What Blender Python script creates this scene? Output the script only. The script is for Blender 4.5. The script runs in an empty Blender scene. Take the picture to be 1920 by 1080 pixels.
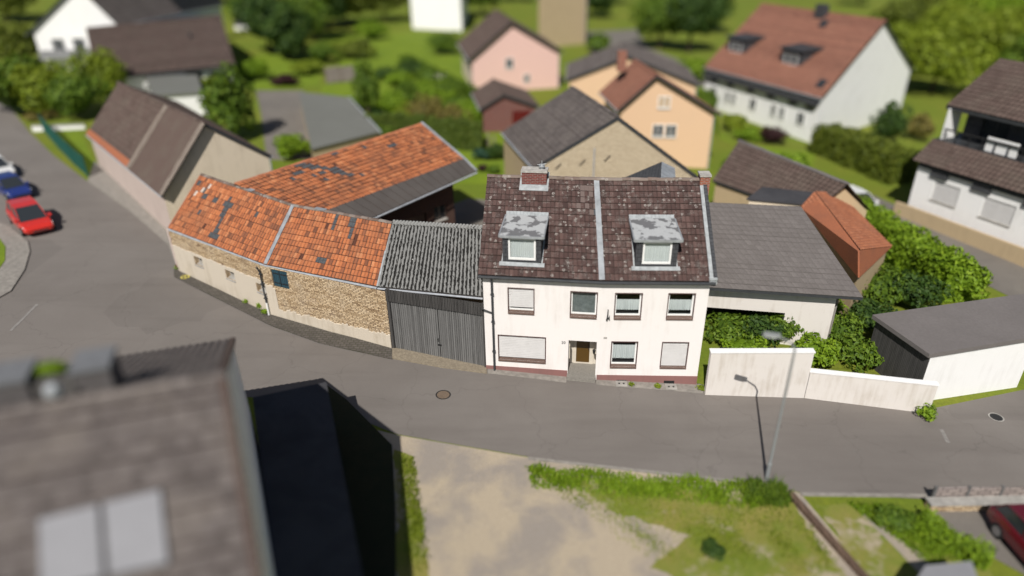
import bpy, math, random
import numpy as np
from mathutils import Vector
R = math.radians
sc = bpy.context.scene
C = sc.collection
rng = random.Random(7)

# ------------------------------------------------------------------ camera, sky, sun
CAM_H, PITCH, ROLL, FOC, SLOPE = 20.0, R(28.6), R(1.0), 1280.0, 0.042
cd = bpy.data.cameras.new('camera')
cam = bpy.data.objects.new('camera', cd); C.objects.link(cam); sc.camera = cam
cd.sensor_width = 36; cd.lens = 36 * FOC / 1920
cd.clip_start = 0.1; cd.clip_end = 2000
cam.location = (0, 0, CAM_H)
from mathutils import Matrix
cam.rotation_euler = (Matrix.Rotation(math.pi / 2 - PITCH, 3, 'X') @ Matrix.Rotation(-ROLL, 3, 'Z')).to_euler()
cd.dof.use_dof = True
cd.dof.focus_distance = 34.2
cd.dof.aperture_fstop = 0.038
w = bpy.data.worlds.new('World'); sc.world = w; w.use_nodes = True
SUN_AZ, SUN_EL = R(14), R(47)          # light travels towards azimuth 14 degrees right of +Y
nt = w.node_tree
sky = nt.nodes.new('ShaderNodeTexSky'); sky.sky_type = 'NISHITA'; sky.sun_disc = False
sky.sun_elevation = SUN_EL; sky.sun_rotation = math.pi + SUN_AZ
bg = nt.nodes['Background']; bg.inputs['Strength'].default_value = 0.05
nt.links.new(sky.outputs[0], bg.inputs[0])
sl = bpy.data.lights.new('sun', 'SUN'); sl.energy = 5.0; sl.angle = R(0.5); sl.color = (1, 0.955, 0.89)
so = bpy.data.objects.new('sun', sl); C.objects.link(so)
dv = Vector((math.sin(SUN_AZ) * math.cos(SUN_EL), math.cos(SUN_AZ) * math.cos(SUN_EL), -math.sin(SUN_EL)))
so.rotation_euler = dv.to_track_quat('-Z', 'Y').to_euler(); so.location = (-10, -30, 60)
vs = sc.view_settings; vs.view_transform = 'Standard'; vs.look = 'None'; vs.gamma = 1; vs.exposure = 0.0
sc.cycles.use_denoising = True
sc.cycles.max_bounces = 6
sc.cycles.transparent_max_bounces = 8

# ------------------------------------------------------------------ survey helpers (metres)
def _ray(u, v):
    x = (u - 960) / FOC; y = (540 - v) / FOC
    c, s = math.cos(ROLL), math.sin(ROLL); x, y = c * x + s * y, -s * x + c * y
    return Vector((x, math.cos(PITCH) + y * math.sin(PITCH), -math.sin(PITCH) + y * math.cos(PITCH)))
def gz(x, y=0): return -SLOPE * x
def G(u, v, lift=0.0):                  # surveyed point on the sloping ground
    d = _ray(u, v); t = (CAM_H - lift) / (-SLOPE * d.x - d.z); return Vector((0, 0, CAM_H)) + d * t
def Z(u, v, z):                         # surveyed point at a known height
    d = _ray(u, v); t = (z - CAM_H) / d.z; return Vector((0, 0, CAM_H)) + d * t
V = Vector

# ------------------------------------------------------------------ mesh builder
class MB:
    def __init__(s): s.v = []; s.f = []; s.mi = []; s.a = []
    def poly(s, pts, m=0, a=None):
        n = len(s.v); s.v += [V(p) for p in pts]; s.f.append(list(range(n, n + len(pts)))); s.mi.append(m); s.a.append(a)
    def hexa(s, p, m=0):                # p: 4 bottom then 4 top (counter-clockwise from above)
        p = [V(q) for q in p]
        for q in ((3, 2, 1, 0), (4, 5, 6, 7), (0, 1, 5, 4), (1, 2, 6, 5), (2, 3, 7, 6), (3, 0, 4, 7)): s.poly([p[i] for i in q], m)
    def box(s, x0, x1, y0, y1, z0, z1): s.hexa([(x0, y0, z0), (x1, y0, z0), (x1, y1, z0), (x0, y1, z0), (x0, y0, z1), (x1, y0, z1), (x1, y1, z1), (x0, y1, z1)])
    def prism(s, pts, h):               # polygon (ccw from above) extruded down by h
        b = [V(p) - V((0, 0, h)) for p in pts]; t = [V(p) for p in pts]
        s.poly(t); s.poly(b[::-1])
        for i in range(len(t)): j = (i + 1) % len(t); s.poly([b[i], b[j], t[j], t[i]])
    def slab(s, pts, th):               # polygon thickened along its own normal (downwards)
        t = [V(p) for p in pts]; n = (t[1] - t[0]).cross(t[2] - t[0]).normalized()
        if n.z < 0: t = t[::-1]; n = -n
        b = [p - n * th for p in t]; s.poly(t); s.poly(b[::-1])
        for i in range(len(t)): j = (i + 1) % len(t); s.poly([b[i], b[j], t[j], t[i]])
    def tube(s, path, rad, n=8, cap=True):
        path = [V(p) for p in path]; rad = rad if isinstance(rad, (list, tuple)) else [rad] * len(path)
        base = len(s.v)
        for i, p in enumerate(path):
            d = (path[min(i + 1, len(path) - 1)] - path[max(i - 1, 0)]).normalized()
            a = d.cross(V((0, 0, 1)) if abs(d.z) < .9 else V((1, 0, 0))).normalized(); b = d.cross(a)
            for k in range(n):
                t = 2 * math.pi * k / n; s.v.append(p + (a * math.cos(t) + b * math.sin(t)) * rad[i])
        for i in range(len(path) - 1):
            for k in range(n):
                k2 = (k + 1) % n; s.f.append([base + i * n + k, base + i * n + k2, base + (i + 1) * n + k2, base + (i + 1) * n + k][::-1]); s.mi.append(0); s.a.append(None)
        if cap:
            s.f.append([base + k for k in range(n)]); s.mi.append(0); s.a.append(None)
            e = base + (len(path) - 1) * n; s.f.append([e + k for k in range(n)][::-1]); s.mi.append(0); s.a.append(None)
    def build(s, name, m, parent=None, smooth=False):
        o0 = V((0, 0, 0))
        if parent is not None:
            q = parent
            while q is not None: o0 += q.location; q = q.parent
        me = bpy.data.meshes.new(name)
        me.from_pydata([tuple(p - o0) for p in s.v], [], s.f)
        ms = m if isinstance(m, (list, tuple)) else [m]
        for x in ms: me.materials.append(x)
        if len(ms) > 1: me.polygons.foreach_set('material_index', s.mi)
        uv = me.uv_layers.new(name='UVMap').data
        for p in me.polygons:            # metric box projection, v runs up the slope
            n = p.normal
            if abs(n.z) > .985: t = V((1, 0, 0)); b = V((0, 1, 0))
            else: t = V((0, 0, 1)).cross(n).normalized(); b = n.cross(t)
            for li in p.loop_indices:
                c = me.vertices[me.loops[li].vertex_index].co + o0; uv[li].uv = (c.dot(t), c.dot(b))
        if any(a is not None for a in s.a):
            at = me.attributes.new('tile', 'FLOAT_COLOR', 'FACE')
            for i, a in enumerate(s.a): at.data[i].color = (*(a or (0.5, 0, 0.5)), 1)
        if smooth: me.polygons.foreach_set('use_smooth', [True] * len(me.polygons))
        me.update()
        o = bpy.data.objects.new(name, me); C.objects.link(o)
        if parent is not None: o.parent = parent
        return o
def tag(o, label, cat=None, group=None, kind=None):
    o['label'] = label
    if cat: o['category'] = cat
    if group: o['group'] = group
    if kind: o['kind'] = kind
    return o
def thing(name, label, cat, loc, group=None):
    o = bpy.data.objects.new(name, None); C.objects.link(o); o.location = loc; o.empty_display_size = .3
    return tag(o, label, cat, group)
class Fr:                                # wall frame: s along, t outwards, z up
    def __init__(s, a, b):
        s.a = V((a[0], a[1], 0)); d = V((b[0] - a[0], b[1] - a[1], 0)); s.L = d.length; s.d = d / s.L; s.n = V((s.d.y, -s.d.x, 0))
    def P(s, x, t, z): q = s.a + s.d * x + s.n * t; return V((q.x, q.y, z))
    def box(s, mb, s0, s1, t0, t1, z0, z1, m=0):
        P = s.P; mb.hexa([P(s0, t1, z0), P(s1, t1, z0), P(s1, t0, z0), P(s0, t0, z0), P(s0, t1, z1), P(s1, t1, z1), P(s1, t0, z1), P(s0, t0, z1)], m)
    def wall(s, mb, z0, z1, holes, depth=.18, s0=0., s1=None, t=0.):
        s1 = s.L if s1 is None else s1
        xs = sorted({s0, s1, *[h[0] for h in holes], *[h[1] for h in holes]}); zs = sorted({z0, z1, *[h[2] for h in holes], *[h[3] for h in holes]})
        for i in range(len(xs) - 1):
            for j in range(len(zs) - 1):
                cx = (xs[i] + xs[i + 1]) / 2; cz = (zs[j] + zs[j + 1]) / 2
                if any(h[0] < cx < h[1] and h[2] < cz < h[3] for h in holes): continue
                mb.poly([s.P(xs[i], t, zs[j]), s.P(xs[i + 1], t, zs[j]), s.P(xs[i + 1], t, zs[j + 1]), s.P(xs[i], t, zs[j + 1])])
        for h in holes:
            a, b, c, d = h[:4]; dp = h[4] if len(h) > 4 else depth
            for p, q in (((a, c), (a, d)), ((a, d), (b, d)), ((b, d), (b, c)), ((b, c), (a, c))):
                mb.poly([s.P(p[0], t, p[1]), s.P(q[0], t, q[1]), s.P(q[0], t - dp, q[1]), s.P(p[0], t - dp, p[1])])

# ------------------------------------------------------------------ materials
class NT:
    def __init__(s, name):
        s.m = bpy.data.materials.new(name); s.m.use_nodes = True; s.t = s.m.node_tree; s.b = s.t.nodes['Principled BSDF']
        s.b.inputs['Specular IOR Level'].default_value = .3
    def n(s, typ, **kw):
        x = s.t.nodes.new('ShaderNode' + typ)
        for k, v in kw.items():
            if k in ('op',): x.operation = v
            elif hasattr(x, k) and k not in ('Scale',): setattr(x, k, v)
        return x
    def l(s, a, b): s.t.links.new(a, b)
    def coord(s, kind='Object'): return s.n('TexCoord').outputs[kind]
    def noise(s, vec, scale, detail=4, rough=.6, dist=0):
        x = s.n('TexNoise'); x.inputs['Scale'].default_value = scale; x.inputs['Detail'].default_value = detail; x.inputs['Roughness'].default_value = rough; x.inputs['Distortion'].default_value = dist
        if vec is not None: s.l(vec, x.inputs['Vector'])
        return x.outputs['Fac']
    def mapv(s, vec, scale):
        x = s.n('Mapping'); x.inputs['Scale'].default_value = scale; s.l(vec, x.inputs['Vector']); return x.outputs[0]
    def ramp(s, fac, stops):
        x = s.n('ValToRGB'); e = x.color_ramp.elements
        while len(e) < len(stops): e.new(.5)
        for el, (p, c) in zip(e, stops): el.position = p; el.color = (*c, 1) if len(c) == 3 else c
        s.l(fac, x.inputs['Fac']); return x.outputs['Color']
    def step(s, fac, a, b):
        x = s.n('MapRange'); x.inputs['From Min'].default_value = a; x.inputs['From Max'].default_value = b; s.l(fac, x.inputs['Value']); return x.outputs[0]
    def mix(s, fac, a, b, typ='MIX'):
        x = s.n('Mix'); x.data_type = 'RGBA'; x.blend_type = typ
        for inp, val in ((x.inputs[0], fac), (x.inputs[6], a), (x.inputs[7], b)):
            if isinstance(val, (int, float)): inp.default_value = val
            elif isinstance(val, tuple): inp.default_value = (*val, 1)
            else: s.l(val, inp)
        return x.outputs[2]
    def math(s, op, a, b=0.0):
        x = s.n('Math'); x.operation = op
        for i, val in enumerate((a, b)):
            if isinstance(val, (int, float)): x.inputs[i].default_value = val
            else: s.l(val, x.inputs[i])
        return x.outputs[0]
    def bump(s, h, strength=.4, dist=.02):
        x = s.n('Bump'); x.inputs['Strength'].default_value = strength; x.inputs['Distance'].default_value = dist; s.l(h, x.inputs['Height']); s.l(x.outputs[0], s.b.inputs['Normal'])
    def done(s, col, rough=.85):
        if isinstance(col, tuple): s.b.inputs['Base Color'].default_value = (*col, 1)
        else: s.l(col, s.b.inputs['Base Color'])
        s.b.inputs['Roughness'].default_value = rough; return s.m
def sc3(c, k): return tuple(x * k for x in c)
def plain(name, c, rough=.7, var=.18, scale=3., bump=.15, metal=0.):
    t = NT(name); co = t.coord(); f = t.noise(co, scale, 6); g = t.noise(co, scale * 9, 3)
    col = t.mix(t.step(f, .3, .7), sc3(c, 1 - var), sc3(c, 1 + var)); col = t.mix(t.math('MULTIPLY', g, var), col, sc3(c, .55))
    if bump: t.bump(t.math('ADD', f, g), bump, .01)
    t.b.inputs['Metallic'].default_value = metal
    return t.done(col, rough)
def render_wall(name, c, dirt=(.35, .3, .22), amt=.35, grain=60.):
    t = NT(name); co = t.coord(); uv = t.coord('UV')
    big = t.noise(co, .55, 5); streak = t.noise(t.mapv(uv, (2.2, .25, 1)), 1.6, 5); g = t.noise(co, grain, 3)
    col = t.mix(t.math('MULTIPLY', t.step(t.math('MULTIPLY', big, streak), .24, .5), amt), c, dirt)
    col = t.mix(t.math('MULTIPLY', t.step(g, .35, .65), .12), col, sc3(c, .72)); t.bump(g, .45, .02)
    return t.done(col, .92)
def two(name, c1, c2, scale, lo=.4, hi=.6, rough=.95, c3=None, fine=14., bump=.6):
    t = NT(name); co = t.coord(); f = t.noise(co, scale, 7, .62, .4); g = t.noise(co, fine, 5, .7)
    col = t.mix(t.step(f, lo, hi), c1, c2); col = t.mix(t.math('MULTIPLY', t.step(g, .3, .72), .5), col, c3 or sc3(c1, .45)); t.bump(g, bump, .05)
    return t.done(col, rough)
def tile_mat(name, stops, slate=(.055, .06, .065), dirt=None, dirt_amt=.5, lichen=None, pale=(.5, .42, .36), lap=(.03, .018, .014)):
    t = NT(name); at = t.n('Attribute'); at.attribute_name = 'tile'; sp = t.n('SeparateColor'); t.l(at.outputs['Color'], sp.inputs[0]); r, k, q = sp.outputs
    co = t.coord(); f = t.noise(co, .7, 5); g = t.noise(co, 11, 5)
    col = t.ramp(r, stops)
    if dirt: col = t.mix(t.math('MULTIPLY', t.step(f, .46, .72), dirt_amt), col, dirt); col = t.mix(t.math('MULTIPLY', t.step(g, .48, .72), .55), col, sc3(dirt, .8))
    if lichen:
        vo = t.n('TexVoronoi'); vo.inputs['Scale'].default_value = 4.2; wn_ = t.n('TexNoise'); wn_.inputs['Scale'].default_value = 14; t.l(co, wn_.inputs['Vector']); ws = t.n('VectorMath'); ws.operation = 'SCALE'; ws.inputs['Scale'].default_value = .13; t.l(wn_.outputs['Color'], ws.inputs[0]); wa_ = t.n('VectorMath'); wa_.operation = 'ADD'; t.l(co, wa_.inputs[0]); t.l(ws.outputs[0], wa_.inputs[1]); t.l(wa_.outputs[0], vo.inputs['Vector'])
        sp2 = t.n('SeparateColor'); t.l(vo.outputs['Color'], sp2.inputs[0])
        spot = t.math('MULTIPLY', t.math('MULTIPLY', t.step(vo.outputs['Distance'], .34, .24), t.math('ADD', .25, t.step(vo.outputs['Distance'], .10, .2))), t.step(t.math('ADD', sp2.outputs[0], t.math('MULTIPLY', f, .7)), .93, .97))
        spot = t.math('MULTIPLY', spot, t.step(t.noise(co, 30, 3), .35, .55)); col = t.mix(t.math('MULTIPLY', spot, .85), col, lichen)
        n2 = t.noise(co, 2.1, 6, .75); n3 = t.noise(co, 26, 4, .8)
        col = t.mix(t.math('MULTIPLY', t.step(t.math('ADD', t.math('MULTIPLY', n2, .6), t.math('MULTIPLY', n3, .55)), .60, .70), .55), col, sc3(lichen, .7))
    sl_ = t.mix(t.step(g, .3, .7), sc3(slate, .7), sc3(slate, 1.7))
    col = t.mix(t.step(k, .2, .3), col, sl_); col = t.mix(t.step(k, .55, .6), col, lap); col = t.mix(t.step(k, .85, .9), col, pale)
    t.bump(g, .35, .012); return t.done(col, .85)
def brick_mat(name, c1, c2, mortar, bw=.24, bh=.075, ms=.012, noise_amt=.35):
    t = NT(name); uv = t.coord('UV'); br = t.n('TexBrick'); t.l(uv, br.inputs['Vector'])
    br.inputs['Color1'].default_value = (*c1, 1); br.inputs['Color2'].default_value = (*c2, 1); br.inputs['Mortar'].default_value = (*mortar, 1)
    br.inputs['Scale'].default_value = 1; br.inputs['Mortar Size'].default_value = ms; br.inputs['Brick Width'].default_value = bw; br.inputs['Row Height'].default_value = bh; br.inputs['Bias'].default_value = 0
    g = t.noise(t.coord(), 9, 5); col = t.mix(t.math('MULTIPLY', t.step(g, .35, .7), noise_amt), br.outputs['Color'], sc3(c1, .45))
    t.bump(t.math('SUBTRACT', t.math('MULTIPLY', g, .4), br.outputs['Fac']), .6, .02); return t.done(col, .9)
def stone_mat(name):                     # thin irregular sandstone courses
    t = NT(name); uv = t.coord('UV')
    wob = t.n('TexNoise'); wob.inputs['Scale'].default_value = 2.6; wob.inputs['Detail'].default_value = 3; t.l(uv, wob.inputs['Vector'])
    vm = t.n('VectorMath'); vm.operation = 'SCALE'; vm.inputs['Scale'].default_value = .085; t.l(wob.outputs['Color'], vm.inputs[0])
    va = t.n('VectorMath'); va.operation = 'ADD'; t.l(uv, va.inputs[0]); t.l(vm.outputs[0], va.inputs[1])
    def courses(w_, h_, ms, off):
        br = t.n('TexBrick'); t.l(va.outputs[0], br.inputs['Vector']); br.offset = off; br.squash = .7; br.squash_frequency = 3
        for k_, v_ in (('Color1', (0, 0, 0, 1)), ('Color2', (1, 1, 1, 1)), ('Mortar', (.5, .5, .5, 1)), ('Scale', 1), ('Mortar Size', ms), ('Mortar Smooth', .6), ('Brick Width', w_), ('Row Height', h_), ('Bias', 0)): br.inputs[k_].default_value = v_
        return br
    b1 = courses(.32, .085, .016, .43); b2 = courses(.9, .17, 0, .3); sp = t.n('SeparateColor'); t.l(b1.outputs['Color'], sp.inputs[0]); sq = t.n('SeparateColor'); t.l(b2.outputs['Color'], sq.inputs[0])
    tone = t.math('ADD', t.math('MULTIPLY', sp.outputs[0], .7), t.math('MULTIPLY', sq.outputs[0], .3))
    col = t.ramp(tone, [(0, (.20, .125, .075)), (.2, (.40, .28, .16)), (.45, (.58, .43, .26)), (.8, (.72, .56, .365)), (1, (.55, .41, .28))])
    f = t.noise(t.coord(), .8, 5); g = t.noise(t.coord(), 16, 4)
    col = t.mix(t.math('MULTIPLY', t.step(f, .45, .7), .5), col, (.68, .57, .42)); col = t.mix(t.math('MULTIPLY', t.step(g, .55, .8), .4), col, (.2, .13, .085))
    edge = t.math('SUBTRACT', 1.0, b1.outputs['Fac']); col = t.mix(edge, (.15, .095, .058), col)
    t.bump(t.math('ADD', edge, t.math('MULTIPLY', g, .5)), 1.0, .05); return t.done(col, .95)
def leaf_mat(name, dark, mid, light):
    t = NT(name); at = t.n('Attribute'); at.attribute_name = 'leaf'
    col = t.ramp(at.outputs['Fac'], [(0, dark), (.5, mid), (1, light)]); t.l(col, t.b.inputs['Base Color']); t.b.inputs['Roughness'].default_value = .6
    tr = t.n('BsdfTranslucent'); t.l(col, tr.inputs['Color']); mx = t.n('MixShader'); mx.inputs[0].default_value = .25
    t.l(t.b.outputs[0], mx.inputs[1]); t.l(tr.outputs[0], mx.inputs[2]); t.l(mx.outputs[0], t.t.nodes['Material Output'].inputs['Surface']); return t.m
def glass_mat(name, c=(.02, .024, .028)):
    t = NT(name); t.b.inputs['Specular IOR Level'].default_value = .6
    g = t.n('BsdfGlossy'); g.inputs['Roughness'].default_value = .03; tr = t.n('BsdfTransparent'); tr.inputs['Color'].default_value = (.86, .9, .9, 1)
    lw = t.n('LayerWeight'); lw.inputs['Blend'].default_value = .5; fc = t.math('ADD', t.math('MULTIPLY', t.math('POWER', lw.outputs['Facing'], 4.0), .75), .05); mx = t.n('MixShader'); t.l(fc, mx.inputs[0]); t.l(tr.outputs[0], mx.inputs[1]); t.l(g.outputs[0], mx.inputs[2]); t.l(mx.outputs[0], t.t.nodes['Material Output'].inputs['Surface']); return t.m
def slab_mat(name, c, rough=.2):
    t = NT(name); t.b.inputs['Specular IOR Level'].default_value = .5; return t.done(c, rough)

M = {}
M['white_render'] = render_wall('white_render', (.81, .775, .755), (.55, .49, .44), .45)
M['white_paint'] = render_wall('white_paint', (.86, .855, .85), (.5, .48, .45), .3)
M['wall_render'] = render_wall('weathered_wall_render', (.68, .64, .60), (.42, .36, .29), .8)
M['cream_render'] = render_wall('cream_render', (.72, .62, .48), (.36, .29, .2), .5)
M['tan_render'] = render_wall('tan_render', (.48, .37, .23), (.33, .25, .16), .5)
M['pink_render'] = render_wall('pink_render', (.78, .52, .46), (.6, .42, .38), .2)
M['pale_pink_render'] = render_wall('pale_pink_render', (.52, .43, .385), (.38, .3, .27), .6)
M['peach_render'] = render_wall('peach_render', (.70, .48, .31), (.6, .44, .3), .3)
M['old_plaster'] = render_wall('old_plaster', (.57, .505, .415), (.33, .27, .19), .75)
M['plinth_brown'] = render_wall('plinth_brown', (.25, .125, .115), (.16, .1, .09), .6)
M['stone'] = stone_mat('sandstone_courses')
M['pale_brick'] = brick_mat('pale_brick', (.62, .52, .37), (.50, .405, .28), (.34, .28, .2), .26, .09)
M['red_brick'] = brick_mat('red_brick', (.22, .05, .04), (.14, .035, .03), (.22, .17, .15), .24, .085, .014)
M['old_brick'] = brick_mat('shade_darkened_brick', (.10, .04, .028), (.07, .03, .022), (.08, .065, .055), .24, .085, .014)  # brick lowered to near black for the wing wall's shade
M['orange_brick'] = brick_mat('orange_brick', (.36, .1, .05), (.26, .07, .04), (.3, .24, .2), .24, .085, .014)
M['orange_tile'] = tile_mat('orange_tile', [(0, (.12, .05, .03)), (.12, (.24, .085, .042)), (.35, (.38, .122, .048)), (.75, (.46, .158, .062)), (1, (.53, .22, .10))], dirt=(.20, .095, .055), lap=(.085, .032, .02))
M['brown_tile'] = tile_mat('brown_tile', [(0, (.046, .027, .024)), (.5, (.076, .044, .039)), (1, (.11, .066, .058))], lichen=(.32, .295, .27), pale=(.14, .105, .095))
M['dark_tile'] = tile_mat('dark_tile', [(0, (.075, .065, .062)), (.5, (.10, .085, .08)), (1, (.13, .112, .105))], dirt=(.16, .14, .125))
M['umber_tile'] = tile_mat('umber_tile', [(0, (.075, .05, .042)), (.5, (.10, .068, .058)), (1, (.12, .085, .072))], dirt=(.12, .1, .08))
M['grey_tile'] = tile_mat('grey_tile', [(0, (.132, .118, .112)), (.5, (.146, .131, .125)), (1, (.162, .146, .139))], dirt=(.115, .102, .096), lap=(.105, .093, .088))
M['fore_tile'] = tile_mat('fore_tile', [(0, (.080, .068, .064)), (.5, (.112, .096, .091)), (1, (.155, .135, .127))], dirt=(.20, .172, .15), dirt_amt=.6)
M['red_tile'] = tile_mat('red_tile', [(0, (.22, .095, .065)), (.5, (.26, .118, .08)), (1, (.30, .14, .095))], dirt=(.2, .1, .07))
M['rust_tile'] = tile_mat('rust_tile', [(0, (.34, .12, .06)), (.5, (.42, .155, .075)), (1, (.48, .19, .1))], dirt=(.2, .09, .06))
def corr_mat():
    t = NT('fibre_cement_mossy'); co = t.coord(); uv = t.coord('UV'); at = t.n('Attribute'); at.attribute_name = 'tile'; sp = t.n('SeparateColor'); t.l(at.outputs['Color'], sp.inputs[0])
    n = t.noise(t.mapv(uv, (2.6, 1.5, 1)), 2.0, 3, .5); n2 = t.noise(co, .8, 4); g = t.noise(co, 28, 4, .7); g2 = t.noise(co, 9, 4, .7)
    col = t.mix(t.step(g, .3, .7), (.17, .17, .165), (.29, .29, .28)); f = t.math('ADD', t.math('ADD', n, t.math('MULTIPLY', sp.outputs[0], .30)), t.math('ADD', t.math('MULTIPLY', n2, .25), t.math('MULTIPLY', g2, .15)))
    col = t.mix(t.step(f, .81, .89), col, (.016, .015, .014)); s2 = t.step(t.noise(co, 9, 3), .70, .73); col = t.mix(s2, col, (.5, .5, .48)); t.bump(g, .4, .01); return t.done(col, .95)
M['corrugated'] = corr_mat()
def felt_mat():
    t = NT('roofing_felt'); uv = t.coord('UV'); g = t.noise(t.coord(), 14, 5); f = t.noise(t.coord(), .6, 4)
    col = t.mix(t.step(f, .3, .7), (.055, .047, .044), (.082, .072, .067)); col = t.mix(t.math('MULTIPLY', g, .3), col, (.12, .11, .1)); t.bump(g, .3, .01); return t.done(col, .9)
M['felt'] = felt_mat()
def plank_mat(name, c1, c2, w=.11):
    t = NT(name); uv = t.coord('UV'); mp = t.mapv(uv, (1 / w, .12, 1)); wn = t.n('TexVoronoi'); wn.voronoi_dimensions = '1D'
    sx = t.n('SeparateXYZ'); t.l(mp, sx.inputs[0]); fl = t.math('FLOOR', sx.outputs[0]); h = t.n('TexWhiteNoise'); h.noise_dimensions = '1D'; t.l(fl, h.inputs['W'])
    fr = t.math('FRACT', sx.outputs[0]); edge = t.step(t.math('ABSOLUTE', t.math('SUBTRACT', fr, .5)), .40, .47); t.t.nodes.remove(wn)
    gr = t.noise(t.mapv(uv, (30, .8, 1)), 1.5, 5, .7); col = t.mix(h.outputs['Value'], c1, c2); col = t.mix(t.math('MULTIPLY', t.step(gr, .4, .75), .55), col, sc3(c2, 1.9)); col = t.mix(edge, col, sc3(c1, .25))
    t.bump(t.math('SUBTRACT', 1.0, edge), .5, .015); return t.done(col, .85)
M['gate_wood'] = plank_mat('weathered_gate_planks', (.085, .084, .083), (.145, .144, .142))
M['fascia_wood'] = plank_mat('dark_boards', (.042, .040, .039), (.065, .062, .06), .09)
M['blue_wood'] = plank_mat('petrol_blue_planks', (.014, .04, .058), (.022, .06, .08), .13)
M['grey_wood'] = plank_mat('grey_planks', (.16, .13, .105), (.24, .2, .17), .16)
M['brown_wood'] = plank_mat('brown_planks', (.085, .055, .04), (.13, .085, .06), .2)
M['slate'] = brick_mat('slate_cladding', (.050, .052, .058), (.072, .074, .08), (.02, .02, .022), .3, .2, .012, .2)
M['wicker'] = brick_mat('woven_fence', (.42, .36, .33), (.30, .25, .235), (.12, .1, .09), .5, .16, .03)
M['zinc'] = plain('zinc', (.38, .40, .42), .45, .25, 2.5, .1, .3)
def dormer_roof():
    t = NT('patchy_zinc'); co = t.coord(); f = t.noise(co, 1.35, 5, .6, .15); g = t.noise(co, 12, 4); d = t.mix(g, (.12, .12, .125), (.19, .19, .195)); l_ = t.mix(g, (.36, .37, .38), (.5, .51, .51)); return t.done(t.mix(t.step(f, .475, .50), d, l_), .5)
M['patchy_zinc'] = dormer_roof()
M['lead'] = plain('lead_flashing', (.34, .36, .37), .6, .3, 4, .2)
M['mortar'] = plain('lime_mortar', (.42, .40, .37), .9, .3, 5, .4)
M['ridge_old'] = tile_mat('weathered_ridge', [(0, (.10, .06, .045)), (.5, (.17, .12, .1)), (1, (.24, .2, .175))], dirt=(.22, .2, .17), lichen=(.36, .33, .3))
M['gutter'] = plain('dark_gutter', (.045, .048, .052), .5, .2, 4, 0)
M['zinc_gutter'] = plain('grey_gutter', (.42, .44, .47), .45, .2, 4, 0, .2)
M['white_plastic'] = plain('white_plastic', (.80, .80, .79), .4, .04, 3, 0)
M['shutter'] = plain('roller_shutter_slats', (.57, .56, .555), .5, .06, 3, 0)
M['sill'] = plain('brown_sill', (.125, .082, .066), .6, .2, 6, .1)
M['trim'] = plain('oxblood_trim', (.075, .036, .033), .6, .2, 6, .1)
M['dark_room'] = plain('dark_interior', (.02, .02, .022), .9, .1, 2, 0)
M['curtain'] = plain('net_curtain', (.66, .67, .67), .9, .05, 2, 0)
M['grey_curtain'] = plain('grey_net', (.17, .185, .185), .9, .3, 5, 0)
M['glass'] = glass_mat('window_glass')
M['dark_glass'] = slab_mat('dark_window_glass', (.03, .035, .04), .1)
M['amber_glass'] = slab_mat('amber_door_glass', (.085, .045, .008), .25)
M['door_white'] = plain('aged_white_door_frame', (.58, .53, .45), .5, .1, 4, 0)
M['concrete'] = plain('concrete', (.34, .325, .30), .9, .25, 3, .4)
M['step_stone'] = plain('speckled_step_stone', (.235, .22, .195), .85, .25, 14, .3)
M['iron'] = plain('black_iron', (.02, .02, .021), .6, .2, 6, 0)
def asphalt():
    t = NT('patched_asphalt'); co = t.coord(); f = t.noise(co, .16, 6, .6, .3); s = t.noise(t.mapv(co, (.10, .9, 1)), 1.0, 4); g = t.noise(co, 30, 5, .8)
    vo = t.n('TexVoronoi'); vo.inputs['Scale'].default_value = .16; vo.distance = 'CHEBYCHEV'; t.l(co, vo.inputs['Vector']); sp = t.n('SeparateColor'); t.l(vo.outputs['Color'], sp.inputs[0])
    col = t.mix(t.step(f, .3, .7), (.168, .150, .136), (.212, .192, .175)); col = t.mix(t.math('MULTIPLY', t.step(s, .5, .7), .35), col, (.13, .115, .104))
    col = t.mix(t.math('MULTIPLY', t.step(sp.outputs[0], .80, .81), .22), col, (.105, .095, .088)); col = t.mix(t.math('MULTIPLY', t.step(g, .35, .7), .45), col, (.11, .098, .09))
    wv = t.n('TexNoise'); wv.inputs['Scale'].default_value = 1.3; t.l(co, wv.inputs['Vector']); ws = t.n('VectorMath'); ws.operation = 'SCALE'; ws.inputs['Scale'].default_value = 1.0; t.l(wv.outputs['Color'], ws.inputs[0]); wa_ = t.n('VectorMath'); t.l(co, wa_.inputs[0]); t.l(ws.outputs[0], wa_.inputs[1])
    ck = t.n('TexVoronoi'); ck.feature = 'DISTANCE_TO_EDGE'; ck.inputs['Scale'].default_value = .22; t.l(wa_.outputs[0], ck.inputs['Vector']); col = t.mix(t.math('MULTIPLY', t.step(ck.outputs['Distance'], .008, .002), .22), col, (.08, .072, .066))
    t.bump(g, .35, .01); return t.done(col, .93)
M['asphalt'] = asphalt()
M['drive'] = two('yard_asphalt', (.16, .145, .13), (.215, .195, .17), .35, .35, .65, .95, (.10, .09, .08), 14, .4)
M['cobble'] = brick_mat('worn_pavers', (.125, .11, .098), (.088, .078, .07), (.06, .06, .04), .3, .2, .02, .5)
M['apron'] = two('pebbled_apron', (.34, .29, .215), (.25, .21, .155), 7, .4, .6, .95, (.15, .12, .09), 26, .8)
M['kerb'] = plain('kerb_stone', (.26, .24, .215), .9, .25, 4, .3)
M['gravel'] = two('sandy_gravel', (.50, .42, .315), (.33, .295, .265), .45, .42, .6, .97, (.24, .19, .13), 18, .8)
M['lawn'] = two('mown_lawn', (.20, .275, .014), (.15, .225, .012), .35, .35, .65, .97, (.05, .085, .010), 7, .9)
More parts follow.
